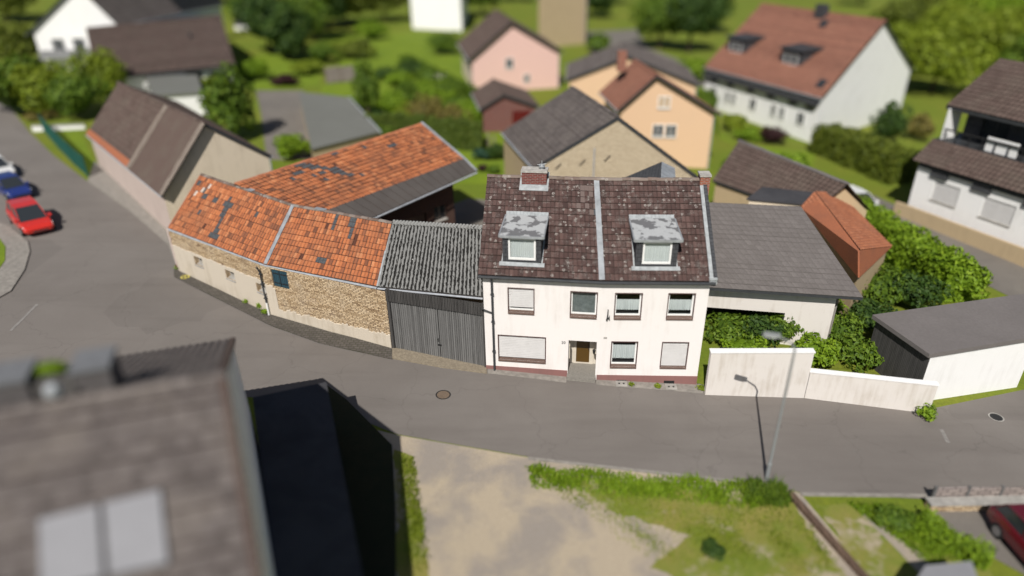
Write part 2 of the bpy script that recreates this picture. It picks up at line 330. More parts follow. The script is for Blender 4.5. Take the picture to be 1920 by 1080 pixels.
def patchy_lawn():
    t = NT('patchy_dry_lawn'); co = t.coord(); f = t.noise(co, .45, 7, .62, .3); h = t.noise(co, .30, 6, .6, .5); g = t.noise(co, 14, 5, .75); m_ = t.noise(co, 3.5, 5, .7)
    col = t.mix(t.step(f, .40, .60), (.28, .255, .06), (.165, .225, .02)); bare = t.step(t.math('ADD', t.math('MULTIPLY', h, .75), t.math('MULTIPLY', m_, .25)), .53, .60); col = t.mix(bare, col, (.46, .385, .285))
    col = t.mix(t.math('MULTIPLY', t.step(g, .35, .7), .5), col, (.15, .13, .05)); t.bump(g, .9, .05); return t.done(col, .97)
M['dry_lawn'] = patchy_lawn()
M['meadow'] = two('rough_grass', (.15, .205, .014), (.19, .215, .02), .16, .4, .6, .97, (.05, .07, .012), 5, .9)
M['shade_soil'] = two('shadow_darkened_soil', (.030, .034, .014), (.022, .03, .012), 1, .4, .6, .97, (.015, .014, .01), 12, .8)  # soil colour darkened to carry the near house's shadow
M['soil'] = two('bare_soil', (.11, .085, .055), (.075, .06, .04), 1, .4, .6, .97, (.05, .04, .025), 12, .8)
M['yellow_paint'] = plain('worn_yellow_paint', (.52, .45, .10), .8, .3, 9, 0)
M['road_paint'] = plain('worn_white_paint', (.25, .235, .22), .8, .3, 6, 0)
M['flat_roof'] = two('grey_green_roof_sheet', (.150, .152, .135), (.175, .178, .160), .3, .3, .7, .8, (.12, .12, .11), 9, .2)
M['flat_roof_brown'] = two('bitumen_flat_roof', (.155, .140, .135), (.20, .182, .176), .25, .3, .7, .9, (.11, .1, .095), 9, .3)
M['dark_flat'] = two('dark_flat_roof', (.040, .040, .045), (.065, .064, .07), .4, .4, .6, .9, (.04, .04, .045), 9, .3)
M['panel'] = plain('grey_awning_sheet', (.24, .24, .255), .55, .05, 1.5, 0)
M['green_fence'] = plain('green_wire_fence', (.012, .075, .055), .6, .15, 4, 0)
M['pole'] = plain('galvanised_pole', (.24, .25, .255), .5, .08, 2, 0)
M['bark'] = plain('bark', (.085, .06, .042), .95, .3, 5, .6)
M['rock'] = plain('pale_rock', (.38, .33, .27), .95, .3, 3, .8)
M['rubber'] = plain('tyre_rubber', (.018, .018, .019), .9, .1, 3, 0)
M['rim'] = plain('alloy_rim', (.35, .35, .36), .35, .05, 3, 0, .7)
M['lamp_glass'] = slab_mat('lamp_glass', (.65, .66, .66), .15)
def paint(name, c):
    m = slab_mat(name, c, .25); m.node_tree.nodes['Principled BSDF'].inputs['Coat Weight'].default_value = .6; return m
M['red_paint'] = paint('bright_red_paint', (.56, .028, .018)); M['blue_paint'] = paint('navy_blue_paint', (.02, .035, .17)); M['white_car'] = paint('white_car_paint', (.7, .7, .69))
M['maroon_paint'] = paint('dark_red_paint', (.10, .006, .012)); M['silver_paint'] = paint('silver_paint', (.4, .41, .42))
LM = {
 'mid': leaf_mat('leaf_mid_green', (0.046, 0.090, 0.009), (0.101, 0.173, 0.014), (0.178, 0.255, 0.023)),
 'dark': leaf_mat('leaf_dark_green', (0.019, 0.045, 0.009), (0.043, 0.090, 0.014), (0.093, 0.150, 0.023)),
 'bright': leaf_mat('leaf_bright_green', (0.093, 0.165, 0.009), (0.178, 0.285, 0.014), (0.264, 0.375, 0.023)),
 'yellow': leaf_mat('leaf_yellow_green', (.10, .14, .010), (.185, .245, .014), (.27, .32, .03)),
 'olive': leaf_mat('leaf_olive', (.06, .085, .010), (.12, .155, .014), (.19, .215, .03)),
 'hedge': leaf_mat('leaf_hedge', (.045, .075, .012), (.10, .15, .018), (.17, .20, .04)),
 'bronze': leaf_mat('leaf_bronze', (0.078, 0.072, 0.018), (0.171, 0.150, 0.034), (0.295, 0.225, 0.057)),
 'purple': leaf_mat('leaf_purple', (.02, .008, .009), (.045, .016, .018), (.08, .03, .03)),
 'blue': leaf_mat('leaf_blue_green', (.014, .045, .028), (.03, .08, .045), (.06, .13, .07)),
 'flower': leaf_mat('leaf_flower', (.45, .40, .35), (.6, .55, .5), (.75, .72, .68)),
}

# ------------------------------------------------------------------ roofs
def bil(E0, E1, R0, R1, s, t): return (E0 * (1 - s) + E1 * s) * (1 - t) + (R0 * (1 - s) + R1 * s) * t
def tile_roof(name, mat, parent, E0, E1, R0, R1, tw=.22, rh=.335, th=.035, amp=.03, patch=None, seed=1, wild=.5, cut=None, jit=.006):
    E0, E1, R0, R1 = map(V, (E0, E1, R0, R1)); r = random.Random(seed); mb = MB()
    n = max(2, round(((E1 - E0).length + (R1 - R0).length) / 2 / tw)); m = max(2, round(((R0 - E0).length + (R1 - E1).length) / 2 / rh))
    nm = (E1 - E0).cross(R0 - E0).normalized(); nm = nm if nm.z > 0 else -nm
    prof = [(0, .1), (.22, 1), (.5, .75), (.72, .0), (1, .1)]
    for j in range(m):
        rowoff = r.uniform(-.004, .004)
        for i in range(n):
            if cut and cut((i + .5) / n, (j + .5) / m): continue
            k = patch(i, j, n, m, r) if patch else 0
            rv = min(1, max(0, r.gauss(.55, .22))) if r.random() > .06 * wild else r.uniform(0, .15)
            a = (rv, k, r.random()); lo = []; hi = []; bl = []; md = []
            dz = r.uniform(-jit, jit); dt = r.uniform(-jit, jit) / rh * .8
            for x, h in prof:
                s = (i + x * .985) / n; hh = h * amp
                if k == .4: hh = .01
                p0 = bil(E0, E1, R0, R1, s, (j - .06) / m + dt / m + rowoff); p1 = bil(E0, E1, R0, R1, s, min(1, (j + 1.0) / m))
                pm = bil(E0, E1, R0, R1, s, min(1, (j + .88) / m))
                lo.append(p0 + nm * (hh + th + dz)); bl.append(p0 - nm * .012); md.append(pm + nm * (hh * .85 + th * .15 + .004)); hi.append(p1 + nm * (hh * .8 + .003))
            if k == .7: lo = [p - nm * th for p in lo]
            dk = (max(0, rv - .45), max(k, .0), a[2]) if k else (max(0, rv - .42), 0, a[2]); lap = (0, .7, 0)  # rib shade darkens the valley face; lap colour holds gap shade and dirt
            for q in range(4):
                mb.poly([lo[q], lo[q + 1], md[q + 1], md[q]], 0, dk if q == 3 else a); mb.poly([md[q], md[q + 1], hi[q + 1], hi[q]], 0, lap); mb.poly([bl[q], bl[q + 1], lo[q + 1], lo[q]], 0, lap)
    return mb.build(name, mat, parent)
def deck(mb, E0, E1, R0, R1, n=8, lift=-.02):       # boarded roof surface that follows the tiles
    E0, E1, R0, R1 = map(V, (E0, E1, R0, R1)); z = V((0, 0, lift))
    for i in range(n):
        for j in range(n): mb.poly([bil(E0, E1, R0, R1, i / n, j / n) + z, bil(E0, E1, R0, R1, (i + 1) / n, j / n) + z, bil(E0, E1, R0, R1, (i + 1) / n, (j + 1) / n) + z, bil(E0, E1, R0, R1, i / n, (j + 1) / n) + z])
def ridge_caps(name, mat, parent, path, rad=.13, L=.42, seed=3):
    r = random.Random(seed); mb = MB()
    for a, b in zip(path[:-1], path[1:]):
        a, b = V(a), V(b); n = max(1, round((b - a).length / L)); d = (b - a) / n; u = d.normalized(); side = u.cross(V((0, 0, 1))).normalized(); up = side.cross(u)
        for i in range(n):
            p = a + d * i; q = a + d * (i + 1.08); ra = rad * r.uniform(.98, 1.1); rb = rad * .92; dz = V((0, 0, r.uniform(-.012, .012))); at = (r.random(), 0, r.random())
            A = [p + dz + side * math.cos(t) * ra + up * (math.sin(t) * ra * .8 - .05) for t in [math.pi * k / 6 for k in range(7)]]
            B = [q + dz + side * math.cos(t) * rb + up * (math.sin(t) * rb * .8 - .05) for t in [math.pi * k / 6 for k in range(7)]]
            for k in range(6): mb.poly([A[k + 1], A[k], B[k], B[k + 1]], 0, at)
            mb.poly(A, 0, at); mb.poly(B[::-1], 0, at)
    return mb.build(name, mat, parent)
def strip(mb, a, b, wdt, lift, nm, th=.03):
    a, b = V(a), V(b); d = (b - a).normalized(); s = d.cross(nm).normalized() * wdt / 2
    mb.slab([a - s + nm * lift, b - s + nm * lift, b + s + nm * lift, a + s + nm * lift], th)

# ------------------------------------------------------------------ windows
def window(parent, fr, s0, s1, z0, z1, depth=.14, frame='white_plastic', sill='sill', trim=None, style='curtain', shut=1.0, fw=.06, seed=0, bars=1, name='window'):
    if trim:
        mb = MB(); k = .045
        for b in ((s0 - k, s0, z0 - k, z1 + k), (s1, s1 + k, z0 - k, z1 + k), (s0, s1, z1, z1 + k)): fr.box(mb, b[0], b[1], -.06, .012, b[2], b[3])
        root = mb.build(name, M[trim], parent)
    else: root = None
    mb = MB(); t0, t1 = -depth - .05, -depth
    a, b, c, d = s0 + .002, s1 - .002, z0 + (.055 if sill and depth > 0 else .002), z1 - .002
    fr.box(mb, a, a + fw, t0, t1, c, d); fr.box(mb, b - fw, b, t0, t1, c, d); fr.box(mb, a + fw, b - fw, t0, t1, d - fw, d); fr.box(mb, a + fw, b - fw, t0, t1, c, c + fw * 1.3)
    for i in range(1, bars): x = a + (b - a) * i / bars; fr.box(mb, x - fw / 2, x + fw / 2, t0 + .003, t1 - .003, c + fw, d - fw)
    fo = mb.build('frame' if root else name, M[frame], root or parent)
    root = root or fo
    def sub(n, mb_, m): return mb_.build(n, m, root)
    mb = MB(); mb.poly([fr.P(a + fw, -depth - .025, c + fw), fr.P(b - fw, -depth - .025, c + fw), fr.P(b - fw, -depth - .025, d - fw), fr.P(a + fw, -depth - .025, d - fw)])
    sub('pane', mb, M['dark_glass'] if style == 'dark' else M['glass'])
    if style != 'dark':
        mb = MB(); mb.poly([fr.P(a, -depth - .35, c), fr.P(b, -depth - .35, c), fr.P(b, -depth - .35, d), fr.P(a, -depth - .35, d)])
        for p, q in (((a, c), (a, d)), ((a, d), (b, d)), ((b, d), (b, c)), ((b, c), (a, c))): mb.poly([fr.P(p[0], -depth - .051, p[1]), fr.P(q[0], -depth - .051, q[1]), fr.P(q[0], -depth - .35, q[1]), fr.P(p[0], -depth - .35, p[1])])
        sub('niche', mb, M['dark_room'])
    r = random.Random(seed)
    if style in ('curtain', 'half', 'grey', 'full'):
        mb = MB(); top = d - fw; bot = c + fw
        if style in ('half', 'curtain'): top = c + (d - c) * (.66 if style == 'half' else .78); bot = c + (d - c) * .2
        n = 44; pr = []
        for i in range(n + 1):
            x = a + fw * .6 + (b - a - 1.2 * fw) * i / n; w_ = math.sin(i * 1.9 + r.random()) * (.035 if style != 'grey' else .006); sc_ = .012 * math.sin(i * 1.43)
            pr.append((x, w_, sc_))
        for i in range(n):
            p, q = pr[i], pr[i + 1]; mb.poly([fr.P(p[0], -depth - .10 + p[1], bot + p[2]), fr.P(q[0], -depth - .10 + q[1], bot + q[2]), fr.P(q[0], -depth - .10 + q[1] * .5, top), fr.P(p[0], -depth - .10 + p[1] * .5, top)])
        sub('curtain', mb, M['grey_curtain'] if style == 'grey' else M['curtain'])
    if style == 'shutter':
        mb = MB(); zb = z1 - (z1 - z0 - (.04 if sill else 0)) * shut; n = int((z1 - zb) / .09); h = (z1 - zb) / n
        for i in range(n):
            z = zb + i * h; mb.hexa([fr.P(s0 + .01, -.06, z), fr.P(s1 - .01, -.06, z), fr.P(s1 - .01, -.075, z), fr.P(s0 + .01, -.075, z), fr.P(s0 + .01, -.074, z + h * .86), fr.P(s1 - .01, -.074, z + h * .86), fr.P(s1 - .01, -.09, z + h * .86), fr.P(s0 + .01, -.09, z + h * .86)])
        sub('roller_shutter', mb, M['shutter'])
    if sill:
        mb = MB(); P = fr.P; e = .04; zk = z0 + (.055 if depth > 0 else .012)
        mb.hexa([P(s0 - e, .07, z0 - .075), P(s1 + e, .07, z0 - .075), P(s1 + e, -depth, z0 - .05), P(s0 - e, -depth, z0 - .05), P(s0 - e, .07, z0 - .03), P(s1 + e, .07, z0 - .03), P(s1 + e, -depth, zk), P(s0 - e, -depth, zk)])
        sub('sill', mb, M[sill])
    return root
# ================================================================== SETTING: ground, roads, yards
def sheet(name, pts, lift, m):
    mb = MB(); q = [V(p) for p in pts]; q = [V((p.x, p.y, gz(p.x) + lift)) for p in q]
    mb.poly(q); o = mb.build(name, M[m]); o['kind'] = 'structure'; return o
def px(*uv): return [G(u, v) for u, v in uv]
sheet('ground', [(-260, -60, 0), (260, -60, 0), (260, 420, 0), (-260, 420, 0)], 0, 'meadow')
road_n = [(-260, 60), (0, 178), (58, 250), (100, 291), (164, 340), (243, 396), (316, 460), (331, 500), (420, 550), (510, 594), (600, 628), (735, 660), (915, 690), (1062, 706), (1320, 726), (1507, 738), (1740, 768), (1925, 730), (2120, 712)]
road_s = [(2150, 930), (1920, 946), (1500, 924), (1430, 906), (990, 857), (745, 815), (600, 757), (470, 745), (200, 745), (-60, 800), (-420, 1000)]
sheet('road', [G(u, v) for u, v in road_n[1:]] + [G(u, v) for u, v in road_s] + [V((-60, 40, 0)), G(-330, 330), G(0, 178) + (G(0, 178) - G(100, 292)) * 2.2 + V((-9, -6, 0)), G(0, 178) + (G(0, 178) - G(100, 292)) * 2.2], .02, 'asphalt')
# gravel lot and lawns south of the road
sheet('gravel_lot', px((745, 816), (990, 858), (1430, 907), (1500, 925), (1640, 1090), (1500, 1180), (700, 1180), (600, 980), (640, 790)), .012, 'gravel')
def blob(pts, seed, amp=.35, step=.35):        # ragged outline for grass edges
    r = random.Random(seed); out = []
    for a, b in zip(pts, pts[1:] + pts[:1]):
        n = max(2, int((b - a).length / step))
        for i in range(n): p = a.lerp(b, i / n); out.append(p + V((r.uniform(-amp, amp), r.uniform(-amp, amp), 0)))
    return out
sheet('dry_grass', blob(px((1000, 885), (1200, 905), (1420, 925), (1475, 935), (1545, 1030), (1600, 1100), (1330, 1110), (1215, 1060), (1300, 1005), (1120, 950)), 3, .16), .026, 'dry_lawn')
sheet('dry_grass_strip', blob(px((1530, 945), (1600, 948), (1700, 1010), (1850, 1070), (1900, 1130), (1660, 1130), (1590, 1040)), 4, .14), .026, 'dry_lawn')
sheet('path', px((1600, 950), (1628, 952), (1720, 1030), (1775, 1100), (1745, 1100), (1680, 1030)), .034, 'gravel')
sheet('parking_bay', px((1735, 945), (2000, 940), (2150, 1100), (1960, 1100), (1850, 1040), (1765, 985)), .03, 'drive')
sheet('grass_verge', blob(px((738, 845), (775, 860), (790, 960), (806, 1080), (800, 1180), (745, 1180), (745, 960)), 5, .1), .022, 'dry_lawn')
sheet('shadow_toned_ground', px((612, 722), (650, 750), (735, 835), (742, 960), (744, 1180), (640, 1180)), .028, 'shade_soil')  # dark sheet paints in the deep shadow beside the annex
# pavements
def pave(name, top, bot, h, m):          # raised pavement with its kerb face
    mb = MB(); t = [G(*p, h) for p in top]; b = [G(*p, h) for p in bot]; mb.poly(b + t[::-1]); d = V((0, 0, h + .1))
    for p, q in zip(b[:-1], b[1:]): mb.poly([p - d, q - d, q, p])
    for p, q in ((t[0], b[0]), (b[-1], t[-1])): mb.poly([p - d, q - d, q, p])
    o = mb.build(name, M[m]); o['kind'] = 'structure'; return o
pave('pavement', [(326, 503), (420, 547), (510, 590), (620, 622), (735, 651)], [(326, 517), (345, 527), (420, 565), (510, 610), (600, 642), (735, 672)], .10, 'cobble')
pave('gate_apron', [(735, 651), (908, 680), (912, 684)], [(735, 671), (830, 688), (913, 699)], .085, 'apron')
pave('house_kerb', [(915, 686), (1062, 705)], [(914, 699), (1000, 709), (1062, 717)], .05, 'kerb')
pave('house_kerb', [(1118, 711), (1305, 718), (1320, 722)], [(1118, 721), (1250, 731), (1318, 737)], .05, 'kerb')
pave('far_pavement', [(-60, 395), (20, 425), (52, 452)], [(-60, 590), (20, 545), (46, 505), (56, 470)], .1, 'kerb')
pave('island_grass', [(-60, 425), (0, 448), (10, 462)], [(-60, 530), (-5, 508), (9, 488)], .13, 'lawn')
for i, (p, q) in enumerate([((1500, 925), (1740, 928)), ((990, 858), (1430, 907))]):
    mb = MB(); a, b = G(*p), G(*q); mb.hexa([a + V((0, -.16, -.1)), b + V((0, -.16, -.1)), b + V((0, 0, -.1)), a + V((0, 0, -.1)), a + V((0, -.16, .06)), b + V((0, -.16, .06)), b + V((0, 0, .06)), a + V((0, 0, .06))]); o = mb.build('kerb', M['kerb']); o['kind'] = 'structure'
sheet('courtyard', [(-14, 36.5, 0), (-6, 31.5, 0), (-1.3, 30, 0), (1.2, 36, 0), (1.6, 46, 0), (.2, 51, 0), (-3.4, 51.5, 0), (-8, 46, 0)], .03, 'drive')
sheet('garden_lawn', px((600, 168), (640, 120), (870, 120), (1000, 215), (945, 345), (840, 345), (790, 300), (700, 300)), .02, 'lawn')
sheet('upper_lawn', px((600, 60), (840, 62), (880, 135), (640, 132)), .024, 'lawn')
sheet('west_lawn', px((105, 245), (150, 245), (190, 330), (165, 325)), .02, 'lawn')
sheet('side_path', px((164, 340), (243, 396), (316, 460), (331, 500), (345, 480), (320, 440), (178, 302)), .03, 'kerb')
sheet('yard_behind', px((480, 170), (570, 170), (590, 300), (500, 300), (490, 215)), .02, 'drive')
sheet('far_drive', px((1100, 60), (1195, 55), (1215, 90), (1330, 135), (1330, 165), (1180, 150), (1110, 112)), .02, 'drive')
sheet('east_lane', px((1700, 395), (1925, 500), (2100, 570), (2100, 640), (1900, 560), (1820, 520), (1640, 410), (1570, 370), (1590, 345)), .02, 'drive')
sheet('east_garden', px((1330, 560), (1640, 560), (1760, 650), (1750, 700), (1330, 680)), .02, 'meadow')
sheet('villa_lawn', px((1290, 120), (1335, 115), (1335, 240), (1380, 270), (1530, 285), (1520, 330), (1350, 260)), .02, 'lawn')
sheet('bungalow_lawn', px((440, 110), (500, 100), (600, 110), (600, 160), (500, 170), (450, 165)), .02, 'lawn')
# marks on the road
mb = MB(); c = G(347, 519, .106)
def ring(mb, c, r0, r1, n=20):
    for k in range(n):
        a, b = 2 * math.pi * k / n, 2 * math.pi * (k + 1) / n
        q = [c + V((math.cos(x) * r, math.sin(x) * r, 0)) for x, r in ((a, r0), (a, r1), (b, r1), (b, r0))]; mb.poly([V((p.x, p.y, c.z + SLOPE * (c.x - p.x))) for p in q])
ring(mb, c, .20, .27)
for ang in (.5, .5 + math.pi / 2):
    u = V((math.cos(ang), math.sin(ang), 0)); s = V((-u.y, u.x, 0)) * .03; q = [c - u * .2 - s, c + u * .2 - s, c + u * .2 + s, c - u * .2 + s]; mb.poly([V((p.x, p.y, c.z + SLOPE * (c.x - p.x) + .001)) for p in q])
tag(mb.build('painted_mark', M['yellow_paint']), 'yellow painted circle with a cross on the dark pavement at the barn corner', 'road mark')
mh = thing('manhole_cover', 'round rusty manhole cover in the asphalt in front of the gate', 'manhole cover', G(831, 740, .022))
mb = MB(); ring(mb, G(831, 740, .026), .0, .30, 24); mb.build('lid', plain('rusty_iron', (.17, .125, .09), .8, .3, 12, .3), mh)
mb = MB(); ring(mb, G(831, 740, .030), .30, .36, 24); mb.build('rim', M['iron'], mh)
mh = thing('manhole_cover', 'small dark manhole cover on the road below the right garden wall', 'manhole cover', G(1868, 782, .022))
mb = MB(); ring(mb, G(1868, 782, .026), .0, .27, 24); mb.build('lid', M['iron'], mh)
mb = MB(); ring(mb, G(1868, 782, .030), .27, .33, 24); mb.build('rim', M['concrete'], mh)
for p, q in (((1765, 805), (1778, 830)), ((20, 620), (70, 570))):
    mb = MB(); a, b = G(*p, .026), G(*q, .026); s = (b - a).cross(V((0, 0, 1))).normalized() * .08; mb.poly([a - s, a + s, b + s, b - s]); o = mb.build('road_marking', M['road_paint']); o['kind'] = 'structure'

# ================================================================== WHITE HOUSE
A, B0, B = G(912, 692), G(1118, 713), G(1305, 722)
FL, FR_ = Fr(A, B0), Fr(B0, B)
ZE, ZR, INS = 5.5, 8.60, 4.45
house = thing('white_house', 'white rendered two storey house with brown tiled roof and two dormers', 'house', A)
nj = (FL.n + FR_.n).normalized()
PA, PM, PB = FL.P(0, 0, 0), FL.P(FL.L, 0, 0), FR_.P(FR_.L, 0, 0)
def inn(p, n, t, z): q = p - n * t; return V((q.x, q.y, z))
SL = (ZR - ZE) / (INS + .2)
winL = [(1.20, 2.38, 3.475, 4.75), (4.13, 5.31, 3.44, 4.73), (.67, 2.94, .72, 2.11)]
winR = [(.69, 1.87, 3.44, 4.72), (3.11, 4.27, 3.45, 4.73), (.66, 1.85, .68, 2.08), (3.06, 4.25, .69, 2.08)]
door = (4.07, 5.42, .13, 2.07, 1.02)
mb = MB()
FL.wall(mb, -.6, ZE + .1, winL + [door], .30); FR_.wall(mb, -.9, ZE + .1, winR, .30)
LB, MBk, RB_ = inn(PA, FL.n, 8.9, 0), inn(PM, nj, 8.9, 0), inn(PB, FR_.n, 8.9, 0)
LR, MR, RR = inn(PA, FL.n, INS, 0), inn(PM, nj, INS, 0), inn(PB, FR_.n, INS, 0)
at = lambda p, z: V((p.x, p.y, z))
for f, rdg, bk, flip in ((PA, LR, LB, 1), (PB, RR, RB_, 0)):
    q = [at(f, -.9), at(f, ZE + .1), at(rdg, ZR - .03), at(bk, ZE + .1), at(bk, -.9)]; mb.poly(q if flip else q[::-1])
mb.poly([at(RB_, -.9), at(MBk, -.9), at(MBk, ZE + .1), at(RB_, ZE + .1)]); mb.poly([at(MBk, -.9), at(LB, -.9), at(LB, ZE + .1), at(MBk, ZE + .1)])
mb.build('wall', M['white_render'], house)
mb = MB(); FL.box(mb, -.012, door[0] - .02, 0, .02, -.5, .30); FR_.box(mb, .0, FR_.L + .012, 0, .02, -.9, .16); mb.build('plinth', M['plinth_brown'], house)
# entrance recess
mb = MB(); FL.box(mb, door[0] - .03, door[1] + .02, -1.0, .28, -.6, .136); mb.build('door_step', M['step_stone'], house)
fd = MB(); FL.box(fd, 4.30, 4.42, -1.0, -.93, .13, 2.06); FL.box(fd, 5.08, 5.28, -1.0, -.93, .13, 2.06); FL.box(fd, 4.42, 5.08, -1.0, -.93, 1.97, 2.06); FL.box(fd, 4.42, 5.08, -1.0, -.93, .13, .20)
FL.box(fd, 4.08, 4.30, -1.01, -.97, .13, 2.06); FL.box(fd, 5.28, 5.41, -1.01, -.97, .13, 2.06)
fd = fd.build('front_door', M['door_white'], house)
mb = MB(); FL.box(mb, 4.42, 5.08, -.99, -.96, .20, 1.97); mb.build('door_glass', M['amber_glass'], fd)
mb = MB(); mb.tube([FL.P(5.04, -.93, .95), FL.P(5.04, -.88, 1.0), FL.P(5.04, -.88, 1.25), FL.P(5.04, -.93, 1.3)], .014, 6); mb.build('handle', M['iron'], fd)
mb = MB(); FL.box(mb, 4.10, 4.14, -.30, -.18, .9, 1.65); FL.box(mb, 4.09, 4.12, -.55, -.18, 1.5, 1.68); mb.build('letterbox', M['door_white'], house)
mb = MB(); x = 5.36; mb.tube([FL.P(5.42, -.25, 1.5), FL.P(x, -.22, 1.56), FL.P(x - .05, -.22, 1.5)], .012, 6); mb.tube([FL.P(x - .05, -.22, 1.5), FL.P(x - .05, -.22, 1.46), FL.P(x - .05, -.22, 1.28), FL.P(x - .05, -.22, 1.2)], [.02, .085, .06, .02], 8); mb.build('wall_lantern', M['iron'], house)
# windows
for i, (h, st, sh, se) in enumerate(((winL[0], 'shutter', .82, 1), (winL[1], 'grey', 1, 2), (winL[2], 'shutter', .93, 3))): window(house, FL, *h, trim='trim', style=st, shut=sh, seed=se)
for h, st, se in ((winR[0], 'half', 4), (winR[1], 'half', 5), (winR[2], 'curtain', 6), (winR[3], 'shutter', 7)): window(house, FR_, *h, trim='trim', style=st, shut=1.0, seed=se)
# house number, cable bracket, bell plate
def text(name, s, fr, x, z, size, m, parent, t=.012):
    cu = bpy.data.curves.new(name, 'FONT'); cu.body = s; cu.size = size; cu.extrude = .006; cu.align_x = 'CENTER'
    o = bpy.data.objects.new(name, cu); cu.materials.append(m); C.objects.link(o); o.parent = parent
    p = fr.P(x, t, z); o.location = p - parent.location
    o.rotation_euler = Matrix((fr.d, V((0, 0, 1)), fr.n)).transposed().to_euler(); return o
hn = text('house_number', '20', FL, 3.83, 1.86, .2, M['iron'], house)
bpy.context.view_layer.update(); me_ = bpy.data.meshes.new_from_object(hn); hm = bpy.data.objects.new('house_number', me_); hm.parent = house; hm.location = hn.location; hm.rotation_euler = hn.rotation_euler; C.objects.link(hm); bpy.data.objects.remove(hn); hm.name = 'house_number'
mb = MB(); FR_.box(mb, .24, .40, .0, .01, 2.26, 2.36); mb.build('bell_plate', M['concrete'], house)
mb = MB(); s0 = .33; mb.tube([FR_.P(s0, .0, 3.32), FR_.P(s0, .10, 3.36), FR_.P(s0 + .02, .12, 3.55), FR_.P(s0 + .03, .12, 3.95)], [.035, .04, .03, .018], 7); mb.tube([FR_.P(s0 + .02, .10, 3.5), FR_.P(s0 + .1, .14, 3.46), FR_.P(s0 + .1, .14, 3.62)], [.02, .045, .02], 7); mb.build('cable_bracket', M['iron'], house)
# roof
def rfL(s, i, dz=0): return V((*FL.P(s, -i, 0).to_2d(), ZE + (i + .2) * SL + dz))
def rfR(s, i, dz=0): return V((*FR_.P(s, -i, 0).to_2d(), ZE + (i + .2) * SL + dz))
eL, eJ, eR = FL.P(-.17, .2, ZE), inn(PM, nj, -.2, ZE), FR_.P(FR_.L - .06, .2, ZE)
rL, rJ, rR = FL.P(-.42, -INS, ZR), inn(PM + FL.d * -.3, nj, INS, ZR), FR_.P(FR_.L + .0, -INS, ZR)
def hpatch(i, j, n, m, r):
    if .80 < i / n < .97 and .60 < j / m < .93 and r.random() < .5: return 1
    if i / n > .93 and .62 < j / m < .72: return .4
    return 0
roof = MB(); deck(roof, eL, eJ, rL, rJ); deck(roof, eJ, eR, rJ, rR)
bl, bj, br = at(LB, ZE) - FL.d * .3, at(MBk, ZE), at(RB_, ZE)
roof.poly([rL, rJ, bj, bl]); roof.poly([rJ, rR, br, bj])
for p in (eL, eJ, eR): pass
roof = roof.build('roof', M['umber_tile'], house)
Zc = V((0, 0, .02))
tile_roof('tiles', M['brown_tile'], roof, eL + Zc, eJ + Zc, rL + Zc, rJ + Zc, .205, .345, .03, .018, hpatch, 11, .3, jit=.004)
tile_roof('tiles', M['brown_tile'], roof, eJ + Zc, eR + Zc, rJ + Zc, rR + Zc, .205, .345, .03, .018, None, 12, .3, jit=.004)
ridge_caps('ridge_caps', M['ridge_old'], roof, [rL + V((0, 0, .06)), rJ + V((0, 0, .06)), rR + V((0, 0, .06))], .14, .4)
nmL = (eJ - eL).cross(rL - eL).normalized(); nmR = (eR - eJ).cross(rJ - eJ).normalized()
mb = MB(); r = random.Random(5)
for k in range(15): a = eJ.lerp(rJ, k / 15); b = eJ.lerp(rJ, (k + 1.04) / 15); strip(mb, a, b, .26 * r.uniform(.97, 1.03), .085 + r.uniform(0, .008), nmR, .02)
mb.build('joint_flashing', M['zinc'], roof)
mb = MB(); strip(mb, eR + FR_.d * .05, rR + FR_.d * .05 - (rR - eR) * .07, .16, .10, nmR, .14); mb.build('verge_flashing', M['lead'], roof)
mb = MB(); P0, P1 = eR + FR_.d * .22, rR + FR_.d * .22 - (rR - eR) * .05
strip(mb, P0, P1, .20, .06, nmR, .5); mb.build('verge_slates', M['slate'], roof)
mb = MB(); FR_.box(mb, FR_.L - .12, FR_.L + .24, -.1, .22, ZE - .16, ZE + .14); mb.build('verge_end', M['lead'], roof)
mb = MB(); g = [FL.P(-.17, .29, ZE - .07), inn(PM, nj, -.29, ZE - .07), FR_.P(FR_.L + .16, .29, ZE - .07)]; mb.tube(g, .075, 8); FL.box(mb, -.1, FL.L, .0, .20, ZE - .17, ZE - .05); FR_.box(mb, 0.01, FR_.L + .1, .0, .20, ZE - .17, ZE - .05); mb.build('gutter', M['gutter'], house)
mb = MB(); x = .43; mb.tube([FL.P(x, .28, ZE - .08), FL.P(x, .10, ZE - .35), FL.P(x, .10, .05)], .05, 8)
for z in (1.2, 2.9, 4.4): FL.box(mb, x - .075, x + .075, .02, .17, z, z + .05)
mb.tube([FL.P(-.10, .25, 3.72), FL.P(x, .12, 3.42)], .03, 6); mb.build('downpipe', M['gutter'], house)
